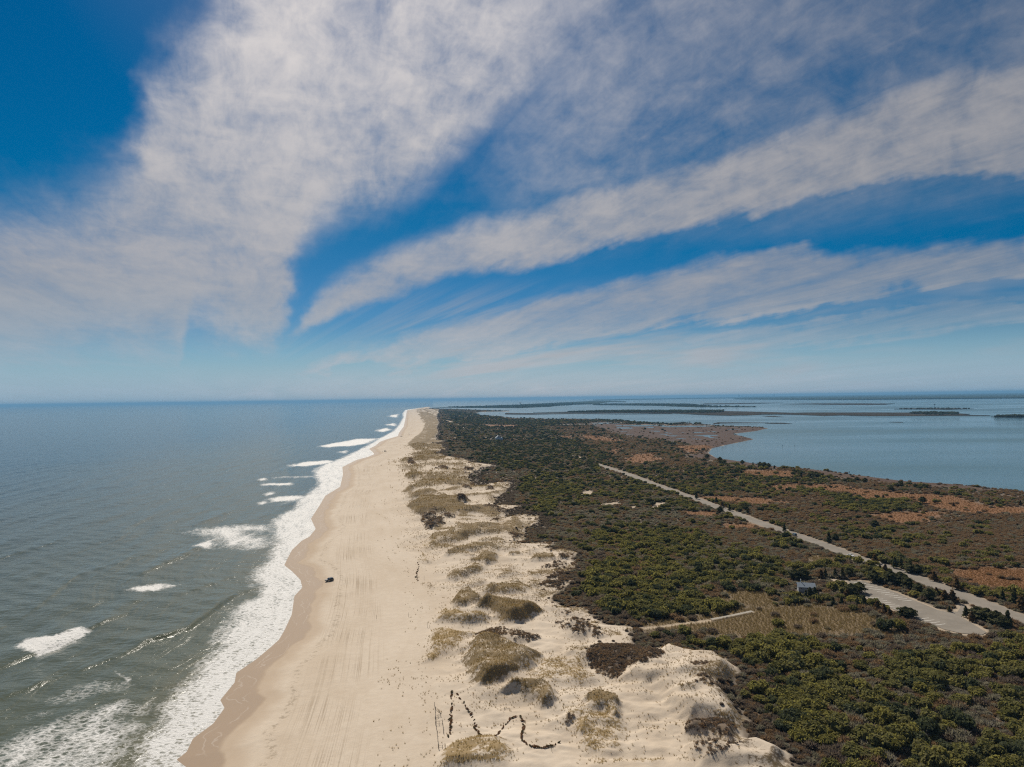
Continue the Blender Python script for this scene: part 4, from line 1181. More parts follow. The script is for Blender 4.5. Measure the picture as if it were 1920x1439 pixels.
REED = [mesh_only('reeds', *tuft(540 + q, 12, 1.7, .7, .055, .35), M_REED) for q in range(3)] + [mesh_only('marsh_tuft', *tuft(550 + q, 12, .8, .7, .07, .35), M_MARSH) for q in range(3)]
mx_, my_, ms_ = [], [], []
for y0, y1, sx, sy in ((225, 420, 1.05, 1.05), (420, 900, 1.9, 2.4), (900, 2600, 4.5, 11.0)):
    x, y = jitter_grid(20, 1.0 * y1, y0, y1, sx, sy, RNG)
    kk = (x / y < 1.0) & (x < 900)
    mx_.append(x[kk]); my_.append(y[kk]); ms_.append(np.full(kk.sum(), max(.9, sx * .6)))
mx_, my_, ms_ = np.concatenate(mx_), np.concatenate(my_), np.concatenate(ms_)
near = np.zeros(mx_.shape, bool)
for pl, t in MARSH_W:
    if t < 2: near |= poly_sd(mx_, my_, pl, 10.0) > -9.9
mx_, my_, ms_ = mx_[near], my_[near], ms_[near]
F = fields(mx_, my_)
rr_ = RNG.uniform(size=mx_.shape)
kr = (F['reed'] > rr_) & (F['z'] > .4) & (F['road'] > 7) & (F['lot'] < -2) & (F['path'] > 1.6)
km = (F['marsh'] > rr_) & (F['z'] > .3) & (F['road'] > 7) & ~kr
scatter('reed_bed', REED[:3], mx_[kr], my_[kr], F['z'][kr] - .02, ms_[kr] * RNG.uniform(.6, 1.15, kr.sum()), RNG.integers(0, 3, kr.sum()), 'tan reed bed between the thicket and the parking lot')
scatter('marsh_grass', REED[3:], mx_[km], my_[km], F['z'][km] - .02, ms_[km] * RNG.uniform(.6, 1.15, km.sum()), RNG.integers(0, 3, km.sum()), 'orange brown marsh grass in open patches towards the bay')

# ------------------------------------------------------------------ shapes
class MB:
    """collects simple solids into one mesh"""
    def __init__(self): self.V, self.F = [], []
    def add(self, V, F):
        i = len(self.V)
        self.V += [tuple(v) for v in V]
        self.F += [tuple(i + a for a in f) for f in F]
        return self
    def box(self, x0, x1, y0, y1, z0, z1):
        return self.add([(x0,y0,z0),(x1,y0,z0),(x1,y1,z0),(x0,y1,z0),(x0,y0,z1),(x1,y0,z1),(x1,y1,z1),(x0,y1,z1)],
                        [(0,3,2,1),(4,5,6,7),(0,1,5,4),(1,2,6,5),(2,3,7,6),(3,0,4,7)])
    def tube(self, p, q, r0, r1=None, n=6):
        p, q = Vector(p), Vector(q)
        r1 = r0 if r1 is None else r1
        d = (q - p).normalized()
        u = d.orthogonal().normalized(); v = d.cross(u)
        V = []
        for c, r in ((p, r0), (q, r1)):
            for k in range(n):
                a = 2 * math.pi * k / n
                V.append(c + u * (r * math.cos(a)) + v * (r * math.sin(a)))
        F = [(k, (k + 1) % n, n + (k + 1) % n, n + k) for k in range(n)]
        F += [tuple(range(n - 1, -1, -1)), tuple(range(n, 2 * n))]
        return self.add(V, F)
    def loft(self, rings, caps=True):
        n = len(rings[0]); V = [v for r in rings for v in r]; F = []
        for j in range(len(rings) - 1):
            for k in range(n):
                F.append((j * n + k, j * n + (k + 1) % n, (j + 1) * n + (k + 1) % n, (j + 1) * n + k))
        if caps:
            F.append(tuple(range(n - 1, -1, -1))); F.append(tuple(range((len(rings) - 1) * n, len(rings) * n)))
        return self.add(V, F)
    def lathe(self, prof, n=16, c=(0, 0, 0)):
        rings = [[(c[0] + r * math.cos(2 * math.pi * k / n), c[1] + r * math.sin(2 * math.pi * k / n), c[2] + z) for k in range(n)] for r, z in prof]
        return self.loft(rings)
    def build(self, name, mat, parent=None, smooth=False):
        return link_mesh(name, self.V, self.F, mat, parent, smooth)

def copy_tree(o, parent=None):
    c = o.copy()
    COL.objects.link(c)
    if parent: c.parent = parent
    for ch in o.children: copy_tree(ch, c)
    return c

def resample(pl, step):
    pl = np.asarray(pl, float)
    # Catmull-Rom through the points, then even steps
    P = np.vstack([2 * pl[0] - pl[1], pl, 2 * pl[-1] - pl[-2]])
    out = []
    for i in range(1, len(P) - 2):
        for t in np.linspace(0, 1, 12, endpoint=False):
            a, b, c, d = P[i - 1], P[i], P[i + 1], P[i + 2]
            out.append(.5 * (2 * b + (c - a) * t + (2 * a - 5 * b + 4 * c - d) * t * t + (3 * b - a - 3 * c + d) * t ** 3))
    out.append(pl[-1]); out = np.array(out)
    s = np.concatenate([[0], np.cumsum(np.hypot(*np.diff(out, axis=0).T))])
    q = np.arange(0, s[-1], step)
    return np.stack([np.interp(q, s, out[:, 0]), np.interp(q, s, out[:, 1])], -1)

# ------------------------------------------------------------------ road, parking lot
def asphalt(name, c1, c2):
    m, g = mat_new(name)
    P = world_pos(g)
    n1 = g.noise(P, .12, 5.0, .6); n2 = g.noise(P, 1.4, 4.0, .6)
    col = g.mix(g.ss(n1, .3, .7), c1, c2)
    col = g.mix(g.ss(n2, .60, .72, 0, .5), col, (0.36, 0.30, 0.23))
    b = g.n('ShaderNodeBsdfPrincipled', ins={'Base Color': col, 'Roughness': .9, 'Specular IOR Level': .2})
    finish(g, b.outputs[0])
    return m
M_ASPH = asphalt('worn_asphalt', (0.172, 0.150, 0.122), (0.222, 0.194, 0.160))
M_PAINT = plain_mat('road_paint', (0.55, 0.53, 0.48), .8, (0.42, 0.39, 0.34), .8)
rc = resample(ROAD, 12.0)
tg = np.gradient(rc, axis=0); tg /= np.linalg.norm(tg, axis=1, keepdims=True)
nr = np.stack([-tg[:, 1], tg[:, 0]], -1)
HW = 5.2
V, Fq = [], []
for p, q in zip(rc, nr):
    for s, z in ((-HW - .25, 1.85), (-HW, 2.06), (0, 2.12), (HW, 2.06), (HW + .25, 1.85)):
        V.append((p[0] + q[0] * s, p[1] + q[1] * s, z))
for i in range(len(rc) - 1):
    for k in range(4): Fq.append((i * 5 + k, i * 5 + k + 1, i * 5 + 6 + k, i * 5 + 5 + k))
road = tag(link_mesh('road', V, Fq, M_ASPH), kind='structure')
n = len(LOT)
V = [(x, y, 2.16) for x, y in LOT] + [(x, y, 1.9) for x, y in LOT]
lot = tag(link_mesh('parking_lot', V, [tuple(range(n))] + [(i, n + i, n + (i + 1) % n, (i + 1) % n) for i in range(n)], M_ASPH), kind='structure')
def stall_lines(a, b, inward, length):
    a, b = np.array(at(*zm(1460, 980, 4.172, [a])[0], 2.1)), np.array(at(*zm(1460, 980, 4.172, [b])[0], 2.1))
    L = np.linalg.norm(b - a); d = (b - a) / L
    q = np.array([-d[1], d[0]]) * inward
    me = None
    w = .20
    for k in range(int(L / 2.8)):
        c = a + d * (k * 2.8) + q * 1.2
        if me is None:
            P = [-d * w, q * length - d * w, q * length + d * w, d * w]
            me = bpy.data.meshes.new('parking_line')
            me.from_pydata([(*p, 0) for p in P], [], [(0, 1, 2, 3) if inward < 0 else (3, 2, 1, 0)]); me.materials.append(M_PAINT)
        o = bpy.data.objects.new('parking_line', me); COL.objects.link(o); o.parent = lot
        o.location = (c[0], c[1], 2.166)
stall_lines((690, 592), (1000, 725), 1, 5.2)
stall_lines((1080, 758), (1290, 836), 1, 5.2)
stall_lines((670, 466), (1120, 632), -1, 5.0)
# pale path from the dunes to the lot, boards at its upper end
pc = resample(PATHL, 3.0)
M_BOARD = plain_mat('weathered_boards', (0.40, 0.36, 0.30), .85, (0.30, 0.27, 0.22), 3.0)
bw = [p for p in pc if project(np.array([p[0]]), np.array([p[1]]), np.array([2.2]))[0][0] > 1333]
walk = tag(empty('boardwalk', (0, 0, 0)), 'pale narrow wooden boardwalk crossing the reeds towards the dunes', 'boardwalk')
bw = np.array(bw)
bl = resample(bw, .55)
tgb = np.gradient(bl, axis=0); tgb /= np.linalg.norm(tgb, axis=1, keepdims=True)
pm = MB().box(-.22, .22, -.85, .85, -.03, .03)
pme = None
for i, (p, t) in enumerate(zip(bl[:290], tgb)):
    if pme is None:
        o = pm.build('plank', M_BOARD, walk); pme = o.data
    else:
        o = bpy.data.objects.new('plank', pme); COL.objects.link(o); o.parent = walk
    o.location = (p[0], p[1], 2.62 + .02 * math.sin(i * 1.7)); o.rotation_euler = (0, 0, math.atan2(t[1], t[0]) + .015 * math.sin(i * 2.3))
for s in (-.7, .7):
    q = np.stack([-tgb[:, 1], tgb[:, 0]], -1) * s
    mb = MB()
    for a, b in zip((bl + q)[:-8:8], (bl + q)[8::8]):
        mb.tube((*a, 2.54), (*b, 2.54), .05, n=4); mb.tube((*a, 1.7), (*a, 2.54), .06, n=4)
    mb.build('beam', M_BOARD, walk)

# ------------------------------------------------------------------ vehicles
def car_paint(name, c, rough=.3):
    m, g = mat_new(name)
    n = g.noise(g.n('ShaderNodeTexCoord').outputs['Object'], 3.0, 4.0)
    col = g.mix(g.ss(n, .35, .75, 0, .35), c, (0.20, 0.17, 0.13))
    b = g.n('ShaderNodeBsdfPrincipled', ins={'Base Color': col, 'Roughness': rough, 'Coat Weight': .4})
    finish(g, b.outputs[0]); return m
M_GLASS = plain_mat('dark_glass', (0.015, 0.018, 0.022), .12, (0.02, 0.025, 0.03), spec=.6)
M_TYRE = plain_mat('tyre_rubber', (0.02, 0.02, 0.02), .9)
M_RIM = plain_mat('rim_metal', (0.35, 0.35, 0.36), .35, metal=.8)
M_LAMP = plain_mat('headlight_glass', (0.75, 0.75, 0.72), .2)
M_TAIL = plain_mat('tail_light', (0.35, 0.01, 0.01), .3)
M_TRIM = plain_mat('black_trim', (0.02, 0.02, 0.022), .6)

def make_car(name, paint, style, loc, rz, label, cat, group=None):
    """front towards +x"""
    root = tag(empty(name, loc, rz), label, cat, group)
    L, W = (4.7, 1.9) if style == 'suv' else (4.6, 1.78)
    if style == 'pickup': L, W = 5.6, 1.95
    up = .16 if style != 'sedan' else 0.0
    hx = L / 2; hw = W / 2
    def ring(x, w, z0, z1, r=.12):
        return [(x, -w + r, z0), (x, w - r, z0), (x, w, z0 + r), (x, w, z1 - r), (x, w - r, z1), (x, -w + r, z1), (x, -w, z1 - r), (x, -w, z0 + r)]
    hood = .98 + up; tailz = {'suv': 1.05, 'sedan': 1.02, 'pickup': 1.05}[style] + up
    b = MB().loft([ring(hx, hw * .78, .42 + up, .72 + up), ring(hx - .18, hw * .93, .32 + up, .86 + up), ring(hx - .9, hw, .28 + up, hood - .03), ring(.55, hw, .28 + up, hood + .02),
                   ring(-.6, hw, .28 + up, tailz), ring(-hx + .45, hw, .30 + up, tailz), ring(-hx + .08, hw * .95, .38 + up, tailz - .04), ring(-hx, hw * .88, .46 + up, tailz - .14)])
    b.build('body', paint, root)
    top = {'suv': 1.66, 'sedan': 1.42, 'pickup': 1.64}[style] + up
    cab = {'suv': [(1.05, .0), (.35, 1), (-1.85, 1), (-2.2, .0)], 'sedan': [(.95, .0), (.2, 1), (-1.05, 1), (-1.85, .0)], 'pickup': [(1.0, .0), (.35, 1), (-.75, 1), (-.95, .0)]}[style]
    base = tailz - .04
    def cr(x, f):
        z = base + (top - base) * f; w = hw * (.94 - .14 * f)
        return [(x, -w, z), (x, w, z)]
    (xa, _), (xb, _), (xc, _), (xd, _) = cab
    lo0, hi0 = hw * .95, hw * .80
    cabin = MB().add([(xa, -lo0, base), (xa, lo0, base), (xb, hi0, top), (xb, -hi0, top), (xc, hi0, top), (xc, -hi0, top), (xd, lo0, base), (xd, -lo0, base),
                      ((xb + xc) / 2, hi0 * .96, top + .04), ((xb + xc) / 2, -hi0 * .96, top + .04)],
                     [(0, 1, 2, 3), (4, 6, 7, 5), (3, 2, 8, 9), (9, 8, 4, 5), (1, 6, 4, 8, 2), (0, 3, 9, 5, 7)])
    cabin.build('cabin', paint, root)
    def quad(name, pts, out, mat):
        P = [Vector(p) for p in pts]
        nn = (P[1] - P[0]).cross(P[2] - P[0]).normalized() * .012
        if nn.dot(Vector(out)) < 0: nn = -nn; P.reverse()
        n_ = len(P)
        V = [p - nn * 2 for p in P] + [p + nn for p in P]
        MB().add(V, [tuple(range(n_, 2 * n_)), tuple(range(n_ - 1, -1, -1))] + [(i, (i + 1) % n_, n_ + (i + 1) % n_, n_ + i) for i in range(n_)]).build(name, mat, root)
    def lerp(a, b, f): return Vector(a) + (Vector(b) - Vector(a)) * f
    def pane(name, a, b_, c, d, out, m=.1):
        cen = (Vector(a) + Vector(b_) + Vector(c) + Vector(d)) / 4
        quad(name, [lerp(q, cen, m) for q in (a, b_, c, d)], out, M_GLASS)
    pane('windscreen', (xa, -lo0, base), (xa, lo0, base), (xb, hi0, top), (xb, -hi0, top), (1, 0, .5))
    pane('rear_window', (xd, -lo0, base), (xd, lo0, base), (xc, hi0, top), (xc, -hi0, top), (-1, 0, .5))
    for s in (-1, 1):
        xm = (xb + xc) / 2
        pane('side_window', (xa - .12, s * lo0, base), (xm, s * lo0, base), (xm, s * hi0, top), (xb, s * hi0, top), (0, s, .3))
        pane('side_window', (xm, s * lo0, base), (xd + .12, s * lo0, base), (xc, s * hi0, top), (xm, s * hi0, top), (0, s, .3))
        MB().box(hx - .16, hx - .02, s * hw * .66 - .17, s * hw * .66 + .17, .66 + up, .80 + up).build('headlight', M_LAMP, root)
        MB().box(-hx - .01, -hx + .1, s * hw * .70 - .14, s * hw * .70 + .14, tailz - .34, tailz - .14).build('tail_light', M_TAIL, root)
        MB().box(xa - .35, xa - .18, s * hw * .98 - .02 + min(s, 0) * .18, s * hw * .98 + .02 + max(s, 0) * .18, base + .02, base + .16).build('side_mirror', paint, root)
    wr = .36 + up * .3
    for sx in (L * .30, -L * .30):
        for s in (-1, 1):
            w = MB()
            y0 = s * (hw - .20)
            w.tube((sx, y0 - .11, wr), (sx, y0 + .11, wr), wr, n=14)
            wo = w.build('wheel', M_TYRE, root)
            y1 = s * (hw - .20 + .115)
            MB().tube((sx, y1 - .01, wr), (sx, y1 + .012, wr), wr * .58, n=10).build('rim', M_RIM, wo)
    MB().box(hx - .14, hx + .05, -hw * .8, hw * .8, .38 + up, .54 + up).build('front_bumper', M_TRIM, root)
    MB().box(-hx - .05, -hx + .14, -hw * .85, hw * .85, .38 + up, .56 + up).build('rear_bumper', M_TRIM, root)
    if style == 'suv':
        for s in (-1, 1):
            MB().tube((.25, s * hi0 * .9, top + .09), (-1.7, s * hi0 * .9, top + .09), .025, n=5).build('roof_rail', M_TRIM, root)
    if style == 'pickup':
        MB().box(-hx + .15, -1.05, -hw * .84, hw * .84, tailz - .01, tailz + .02).build('bed_cover', M_TRIM, root)
    return root
P_BLACK = car_paint('black_paint', (0.012, 0.012, 0.015)); P_WHITE = car_paint('white_paint', (0.78, 0.78, 0.80)); P_BLUE = car_paint('blue_paint', (0.020, 0.085, 0.13))
def heading(pl, x, y):
    d = np.hypot(pl[:, 0] - x, pl[:, 1] - y); i = int(np.clip(d.argmin(), 0, len(pl) - 2))
    t = pl[i + 1] - pl[i]
    return math.atan2(t[1], t[0])
x, y, z = at_ground(617.5, 1090)
make_car('suv', P_BLACK, 'suv', (x, y, z - .04), R(215), 'black SUV driving alone on the wide open sand', 'car')
x, y = at(1595, 1044, 2.1); hd = heading(rc, x, y)
make_car('car', P_WHITE, 'sedan', (x, y, 2.10), hd, 'white car driving on the asphalt road past the reeds', 'car')
x, y = at(1489, 1005, 2.1)
make_car('car', P_BLUE, 'suv', (x, y, 2.10), heading(rc, x, y) + math.pi, 'blue car driving on the asphalt road farther up from the white car', 'car')
x, y, z = at_ground(722.5, 847)
make_car('suv', P_BLACK, 'suv', (x, y, z - .04), R(35), 'dark SUV parked by a standing person on the far beach', 'car')
x, y, z = at_ground(752.7, 819)
make_car('pickup_truck', P_BLACK, 'pickup', (x, y, z - .04), R(178), 'dark pickup truck parked side on near the far surf', 'truck')
x, y, z = at_ground(767, 815)
make_car('suv', P_BLACK, 'suv', (x, y, z - .04), R(95), 'tiny dark SUV on the far beach, closest to the dunes', 'car')

# ------------------------------------------------------------------ a person standing by the far vehicle
def make_person(loc, rz):
    root = tag(empty('person', loc, rz), 'person in dark jacket and blue trousers standing on the far beach', 'person')
    J = [(0, 0, .95), (0, 0, 1.2), (0, 0, 1.42), (0, 0, 1.55), (0, .02, 1.66), (0, .02, 1.78),
         (.10, 0, .88), (.11, .02, .48), (.12, -.03, .08), (.12, .14, .04), (-.10, 0, .88), (-.11, .02, .48), (-.12, -.03, .08), (-.12, .14, .04),
         (.20, 0, 1.42), (.26, .02, 1.14), (.25, .14, .92), (.25, .20, .84), (-.20, 0, 1.42), (-.26, .02, 1.14), (-.25, .14, .92), (-.25, .20, .84)]
    E = [(0,1),(1,2),(2,3),(3,4),(4,5),(0,6),(6,7),(7,8),(8,9),(0,10),(10,11),(11,12),(12,13),(2,14),(14,15),(15,16),(16,17),(2,18),(18,19),(19,20),(20,21)]
    Rr = [.15,.15,.14,.06,.09,.07,.09,.065,.05,.04,.09,.065,.05,.04,.07,.05,.04,.035,.07,.05,.04,.035]
    me = bpy.data.meshes.new('body'); me.from_pydata(J, E, []); me.update()
    o = bpy.data.objects.new('body', me); COL.objects.link(o); o.parent = root
    md = o.modifiers.new('skin', 'SKIN')
    for v, r_ in zip(me.skin_vertices[0].data if me.skin_vertices else [], Rr): v.radius = (r_, r_)
    if not me.skin_vertices:
        bm = bmesh.new(); bm.from_mesh(me); lay = bm.verts.layers.skin.verify(); bm.verts.ensure_lookup_table()
        for v, r_ in zip(bm.verts, Rr): v[lay].radius = (r_, r_)
        bm.verts[0][lay].use_root = True
        bm.to_mesh(me); bm.free()
    o.modifiers.new('sub', 'SUBSURF').levels = 1
    me.materials.append(plain_mat('dark_clothes', (0.03, 0.035, 0.05), .9))
    MB().lathe([(.02, 1.88), (.09, 1.84), (.105, 1.74), (.10, 1.70), (.02, 1.70)], 10, (0, .01, 0)).build('hair', plain_mat('hair', (0.03, 0.02, 0.015), .8), root)
    tr = MB()
    for s in (-1, 1):
        tr.loft([[(s * .11 + r_ * math.cos(a * math.pi / 4), .0 + dy + r_ * math.sin(a * math.pi / 4), zz) for a in range(8)] for zz, r_, dy in ((.95, .12, 0), (.5, .09, .02), (.12, .075, -.02))])
    tr.build('trousers', plain_mat('trousers', (0.04, 0.06, 0.11), .9), root)
x, y, z = at_ground(717.3, 848)
make_person((x, y, z), R(160))

# ------------------------------------------------------------------ buildings
M_WALL_G = plain_mat('hut_wall', (0.32, 0.34, 0.36), .85, (0.27, 0.29, 0.31), 1.5)
M_ROOF_G = plain_mat('hut_roof', (0.20, 0.235, 0.27), .8, (0.16, 0.19, 0.225), 2.5)
M_WHITE = plain_mat('white_trim', (0.72, 0.72, 0.70), .7)
def gable_building(root, L, W, wall_h, ridge_h, wall_mat, roof_mat, over=.4, off=(0, 0)):
    """ridge along x"""
    ox, oy = off
    b = MB()
    V = [(-L/2,-W/2,-.4),(L/2,-W/2,-.4),(L/2,W/2,-.4),(-L/2,W/2,-.4),(-L/2,-W/2,wall_h),(L/2,-W/2,wall_h),(L/2,W/2,wall_h),(-L/2,W/2,wall_h),(-L/2,0,ridge_h),(L/2,0,ridge_h)]
    b.add([(v[0] + ox, v[1] + oy, v[2]) for v in V], [(0,1,5,4),(1,2,6,9,5),(2,3,7,6),(3,0,4,8,7),(0,3,2,1),(4,5,9,8),(6,7,8,9)])
    b.build('wall', wall_mat, root)
    t = .14; k = (ridge_h - wall_h) / (W / 2)
    rf = MB()
    for s in (-1, 1):
        e = W / 2 + over
        ze = ridge_h - k * e + .03
        x0, x1 = -L / 2 - over, L / 2 + over
        P = [(x0, s * e, ze), (x1, s * e, ze), (x1, 0, ridge_h + .03), (x0, 0, ridge_h + .03)]
        V = [(p[0] + ox, p[1] + oy, p[2]) for p in P] + [(p[0] + ox, p[1] + oy, p[2] + t) for p in P]
        F_ = [(4,5,6,7),(3,2,1,0),(0,1,5,4),(1,2,6,5),(3,0,4,7)]
        rf.add(V, F_ if s < 0 else [tuple(reversed(f)) for f in F_])
    return rf.build('roof', roof_mat, root)
hx_, hy_, hz_ = HUT_AT
hut = tag(empty('restroom_hut', (hx_, hy_ + 3.0, 2.05), R(-14)), 'small grey hut with a pale chimney pipe among dark trees by the lot', 'hut')
rf = gable_building(hut, 7.6, 5.0, 2.7, 4.1, M_WALL_G, M_ROOF_G, .5)
MB().tube((-2.3, .4, 3.9), (-2.3, .4, 5.6), .16, n=10).tube((-2.3, .4, 5.6), (-2.3, .4, 5.7), .24, n=10).build('vent_pipe', M_WHITE, rf)
MB().box(-.2, .8, -2.56, -2.48, 0, 2.05).build('door', plain_mat('hut_door', (0.20, 0.22, 0.24), .7), hut)
for xx in (-2.4, 2.4):
    f = MB().box(xx - .55, xx + .55, -2.55, -2.49, 1.45, 2.15).build('window', M_WHITE, hut)
    MB().box(xx - .47, xx + .47, -2.57, -2.54, 1.52, 2.08).build('pane', M_GLASS, f)
f = MB().box(-3.86, -3.79, -.6, .6, 1.5, 2.3).build('window', M_WHITE, hut); MB().box(-3.88, -3.85, -.52, .52, 1.58, 2.22).build('pane', M_GLASS, f)

M_HOUSE = plain_mat('pale_blue_boards', (0.42, 0.52, 0.60), .8, (0.36, 0.46, 0.55), 1.0)
M_HROOF = plain_mat('house_roof', (0.34, 0.38, 0.42), .8, (0.28, 0.32, 0.36), 1.0)
qx, qy, qz = HOUSE_AT
house = tag(empty('beach_house', (qx, qy + 6, 2.0), R(90 + 8)), 'pale blue gabled house with a side wing alone in the dark woods', 'house')
rf = gable_building(house, 11.0, 12.5, 5.6, 11.2, M_HOUSE, M_HROOF, .5)
gable_building(house, 6.0, 5.0, 5.2, 7.6, M_HOUSE, M_HROOF, .3, (.5, -8.85))
MB().box(-.9, .2, -5.2, -4.1, 6.4, 11.6).build('chimney', plain_mat('chimney_brick', (0.5, 0.42, 0.40), .8), rf)
for yy, zb in ((-3.6, 5.2), (0, 5.4), (3.6, 5.2), (-3.6, 2.0), (3.6, 2.0), (0, 8.0)):
    f = MB().box(-5.58, -5.49, yy - .75, yy + .75, zb, zb + 1.7).build('window', M_WHITE, house)
    MB().box(-5.6, -5.57, yy - .62, yy + .62, zb + .12, zb + 1.58).build('pane', M_GLASS, f)
MB().box(-5.57, -5.49, -.6, .6, 0, 2.3).build('door', plain_mat('house_door', (0.12, 0.10, 0.09), .6), house)

# ------------------------------------------------------------------ brush rows: discarded small trees laid out on the sand
M_DEAD = [leaf_mat('dead_needles_brown', (0.175, 0.092, 0.048), (0.270, 0.150, 0.080), .25, 3.0), leaf_mat('dead_needles_dark', (0.095, 0.078, 0.042), (0.160, 0.125, 0.068), .25, 3.0)]
def lying_tree(seed):
    V, F_ = conifer_crown(seed, .62, 1.9, 200, .16)
    V = V[:, [2, 0, 1]] * np.array([1, 1, .8]); V[:, 0] -= .9; V[:, 2] += .38
    return V, F_
DEAD = [[mesh_only('branches', *lying_tree(700 + k), M_DEAD[t]) for k in range(3)] for t in range(2)]
dead_trunk = MB().tube((-1.15, 0, .34), (.9, 0, .40), .06, .02, n=6)
dt_me = mesh_only('trunk', *(lambda m: (np.array(m.V), np.array([f for f in m.F if len(f) == 4])))(dead_trunk), M_BARK)
C2 = lambda q: zm(*C, q)
ROWS = [
 (C2([(705,770),(702,800),(700,822),(706,872),(707,900),(702,925),(700,950),(690,970),(705,985),(690,1010),(700,1035),(692,1060),(697,1085),(692,1108),(690,1135),(674,1165)]), 'straight row of the trees nearest the surf', .9, 'straight row nearest the fence'),
 (C2([(758,788),(778,825),(815,860),(828,888),(846,920),(862,945),(880,965),(890,990),(908,1015),(911,1045),(918,1075),(912,1092),(928,1108),(945,1130),(958,1145),(975,1158),(1000,1170)]), '', .75, 'long slanting row'),
 (C2([(1272,990),(1248,1002),(1226,1012),(1210,1036),(1192,1056),(1170,1078),(1160,1095),(1140,1120),(1128,1138),(1103,1172)]), '', .8, 'short rising row'),
 (C2([(1326,990),(1338,1010),(1346,1028),(1350,1060),(1352,1085),(1350,1105),(1340,1130),(1334,1155),(1334,1180),(1345,1205),(1362,1216),(1378,1232),(1412,1248),(1436,1256),(1462,1262),(1490,1266),(1520,1268),(1550,1267),(1580,1260),(1608,1250),(1640,1236),(1672,1222)]), '', .95, 'curving hook-shaped row'),
 (zm(*A, [(230,512),(238,530),(243,548),(236,566),(232,584),(224,602),(220,620),(222,640),(216,658),(224,676),(232,690)]), '', 1.0, 'single row up the beach'),
]
dead_trees = []
for ri, (pts, _, s, words) in enumerate(ROWS):
    P3 = [at_ground(*p) for p in pts]
    for i, p in enumerate(P3):
        q = P3[min(i + 1, len(P3) - 1)]; q0 = P3[max(i - 1, 0)]
        a = math.atan2(q[1] - q0[1], q[0] - q0[0]) + RNG.normal() * .5
        t = int((i * 7 + ri) % 3 == 0)
        k = s * RNG.uniform(.6, 1.3)
        rt = empty('dead_tree', (p[0], p[1], p[2] - .08), a, (k, k, k))
        tone = 'dark olive' if t else 'brown'
        where = 'at the seaward end' if i < len(P3) * .34 else ('in the middle' if i < len(P3) * .67 else 'at the near end')
        if ri == 3: where = 'at the upper end' if i < 5 else ('on the bend' if i < 13 else 'along the tail')
        if ri == 4: where = 'in the upper half' if i < 5 else 'in the lower half'
        if ri < 3: where = 'at the upper end' if i < len(P3) * .34 else ('in the middle' if i < len(P3) * .67 else 'at the lower end')
        tag(rt, f'{tone} dead small tree {where} of the {words}', 'dead tree', f'dead trees in the {words}')
        c = bpy.data.objects.new('branches', DEAD[t][i % 3]); COL.objects.link(c); c.parent = rt
        c = bpy.data.objects.new('trunk', dt_me); COL.objects.link(c); c.parent = rt

# ------------------------------------------------------------------ wire fence and lone posts on the beach
M_POST = plain_mat('grey_post', (0.16, 0.13, 0.10), .9)
def fence(name, pts, label, h=1.3, rails=True):
    P3 = [Vector(at_ground(*p)) for p in pts]
    root = tag(empty(name, P3[0]), label, 'fence')
    o0 = P3[0]
    for i, p in enumerate(P3):
        q = p - o0
        lean = Vector((RNG.normal() * .12, RNG.normal() * .12, h * RNG.uniform(.8, 1.1)))
        MB().tube(q - Vector((0, 0, .4)), q + lean, .075, .06, n=6).build('post', M_POST, root)
        if i and rails:
            a = P3[i - 1] - o0
            for hh in (.35, .95):
                MB().tube(a + Vector((0, 0, h * hh * .8)), q + Vector((0, 0, h * hh * .8 + RNG.normal() * .06)), .03, n=4).build('rail', M_POST, root)
    return root
fence('sand_fence', C2([(548,888),(556,930),(558,975),(562,1020),(562,1060),(568,1100),(574,1150),(580,1210),(588,1270)]), 'long broken post and rail sand fence running beside the row of dead trees')
fence('sand_fence', C2([(562,1058),(592,1056),(622,1050),(630,1085),(632,1135)]), 'short L-shaped piece of sand fence standing off the long fence')
fence('sand_fence', C2([(556,1005),(582,990),(606,978),(596,945),(560,920)]), 'zigzag piece of fallen sand fence at the upper end of the long fence', .9)
fence('sand_fence', C2([(588,1276),(620,1274),(650,1268)]), 'stub of sand fence at the lower end by the golden grass mound')
for i, (p, h, lb) in enumerate([(C2([(486,180)])[0], 2.2, 'tall thin post at the seaward tip of the golden grass patch'), (C2([(508,186)])[0], 1.2, 'short stake beside the tall post at the golden grass patch'),
                                (C2([(316,84)])[0], 1.8, 'lone thin post on the open sand below the first dune mounds'), (C2([(28,98)])[0], 1.4, 'lone thin stake standing out on the flat open beach'),
                                (zm(*A, [(294,676)])[0], 2.0, 'thin post on bare sand beside the single row of dead trees'), (C2([(1608,1300)])[0], .9, 'short stake on sand below the hook-shaped row')]):
    x, y, z = at_ground(*p)
    MBp = MB().tube((0, 0, -.4), (.06 * (-1) ** i, .03, h), .06, .05, n=6)
    rt = tag(empty('stake', (x, y, z)), lb, 'post')
    MBp.build('shaft', M_POST, rt)
    MB().tube((.06 * (-1) ** i, .03, h), (.06 * (-1) ** i, .03, h + .04), .065, .03, n=6).build('cap', M_POST, rt)

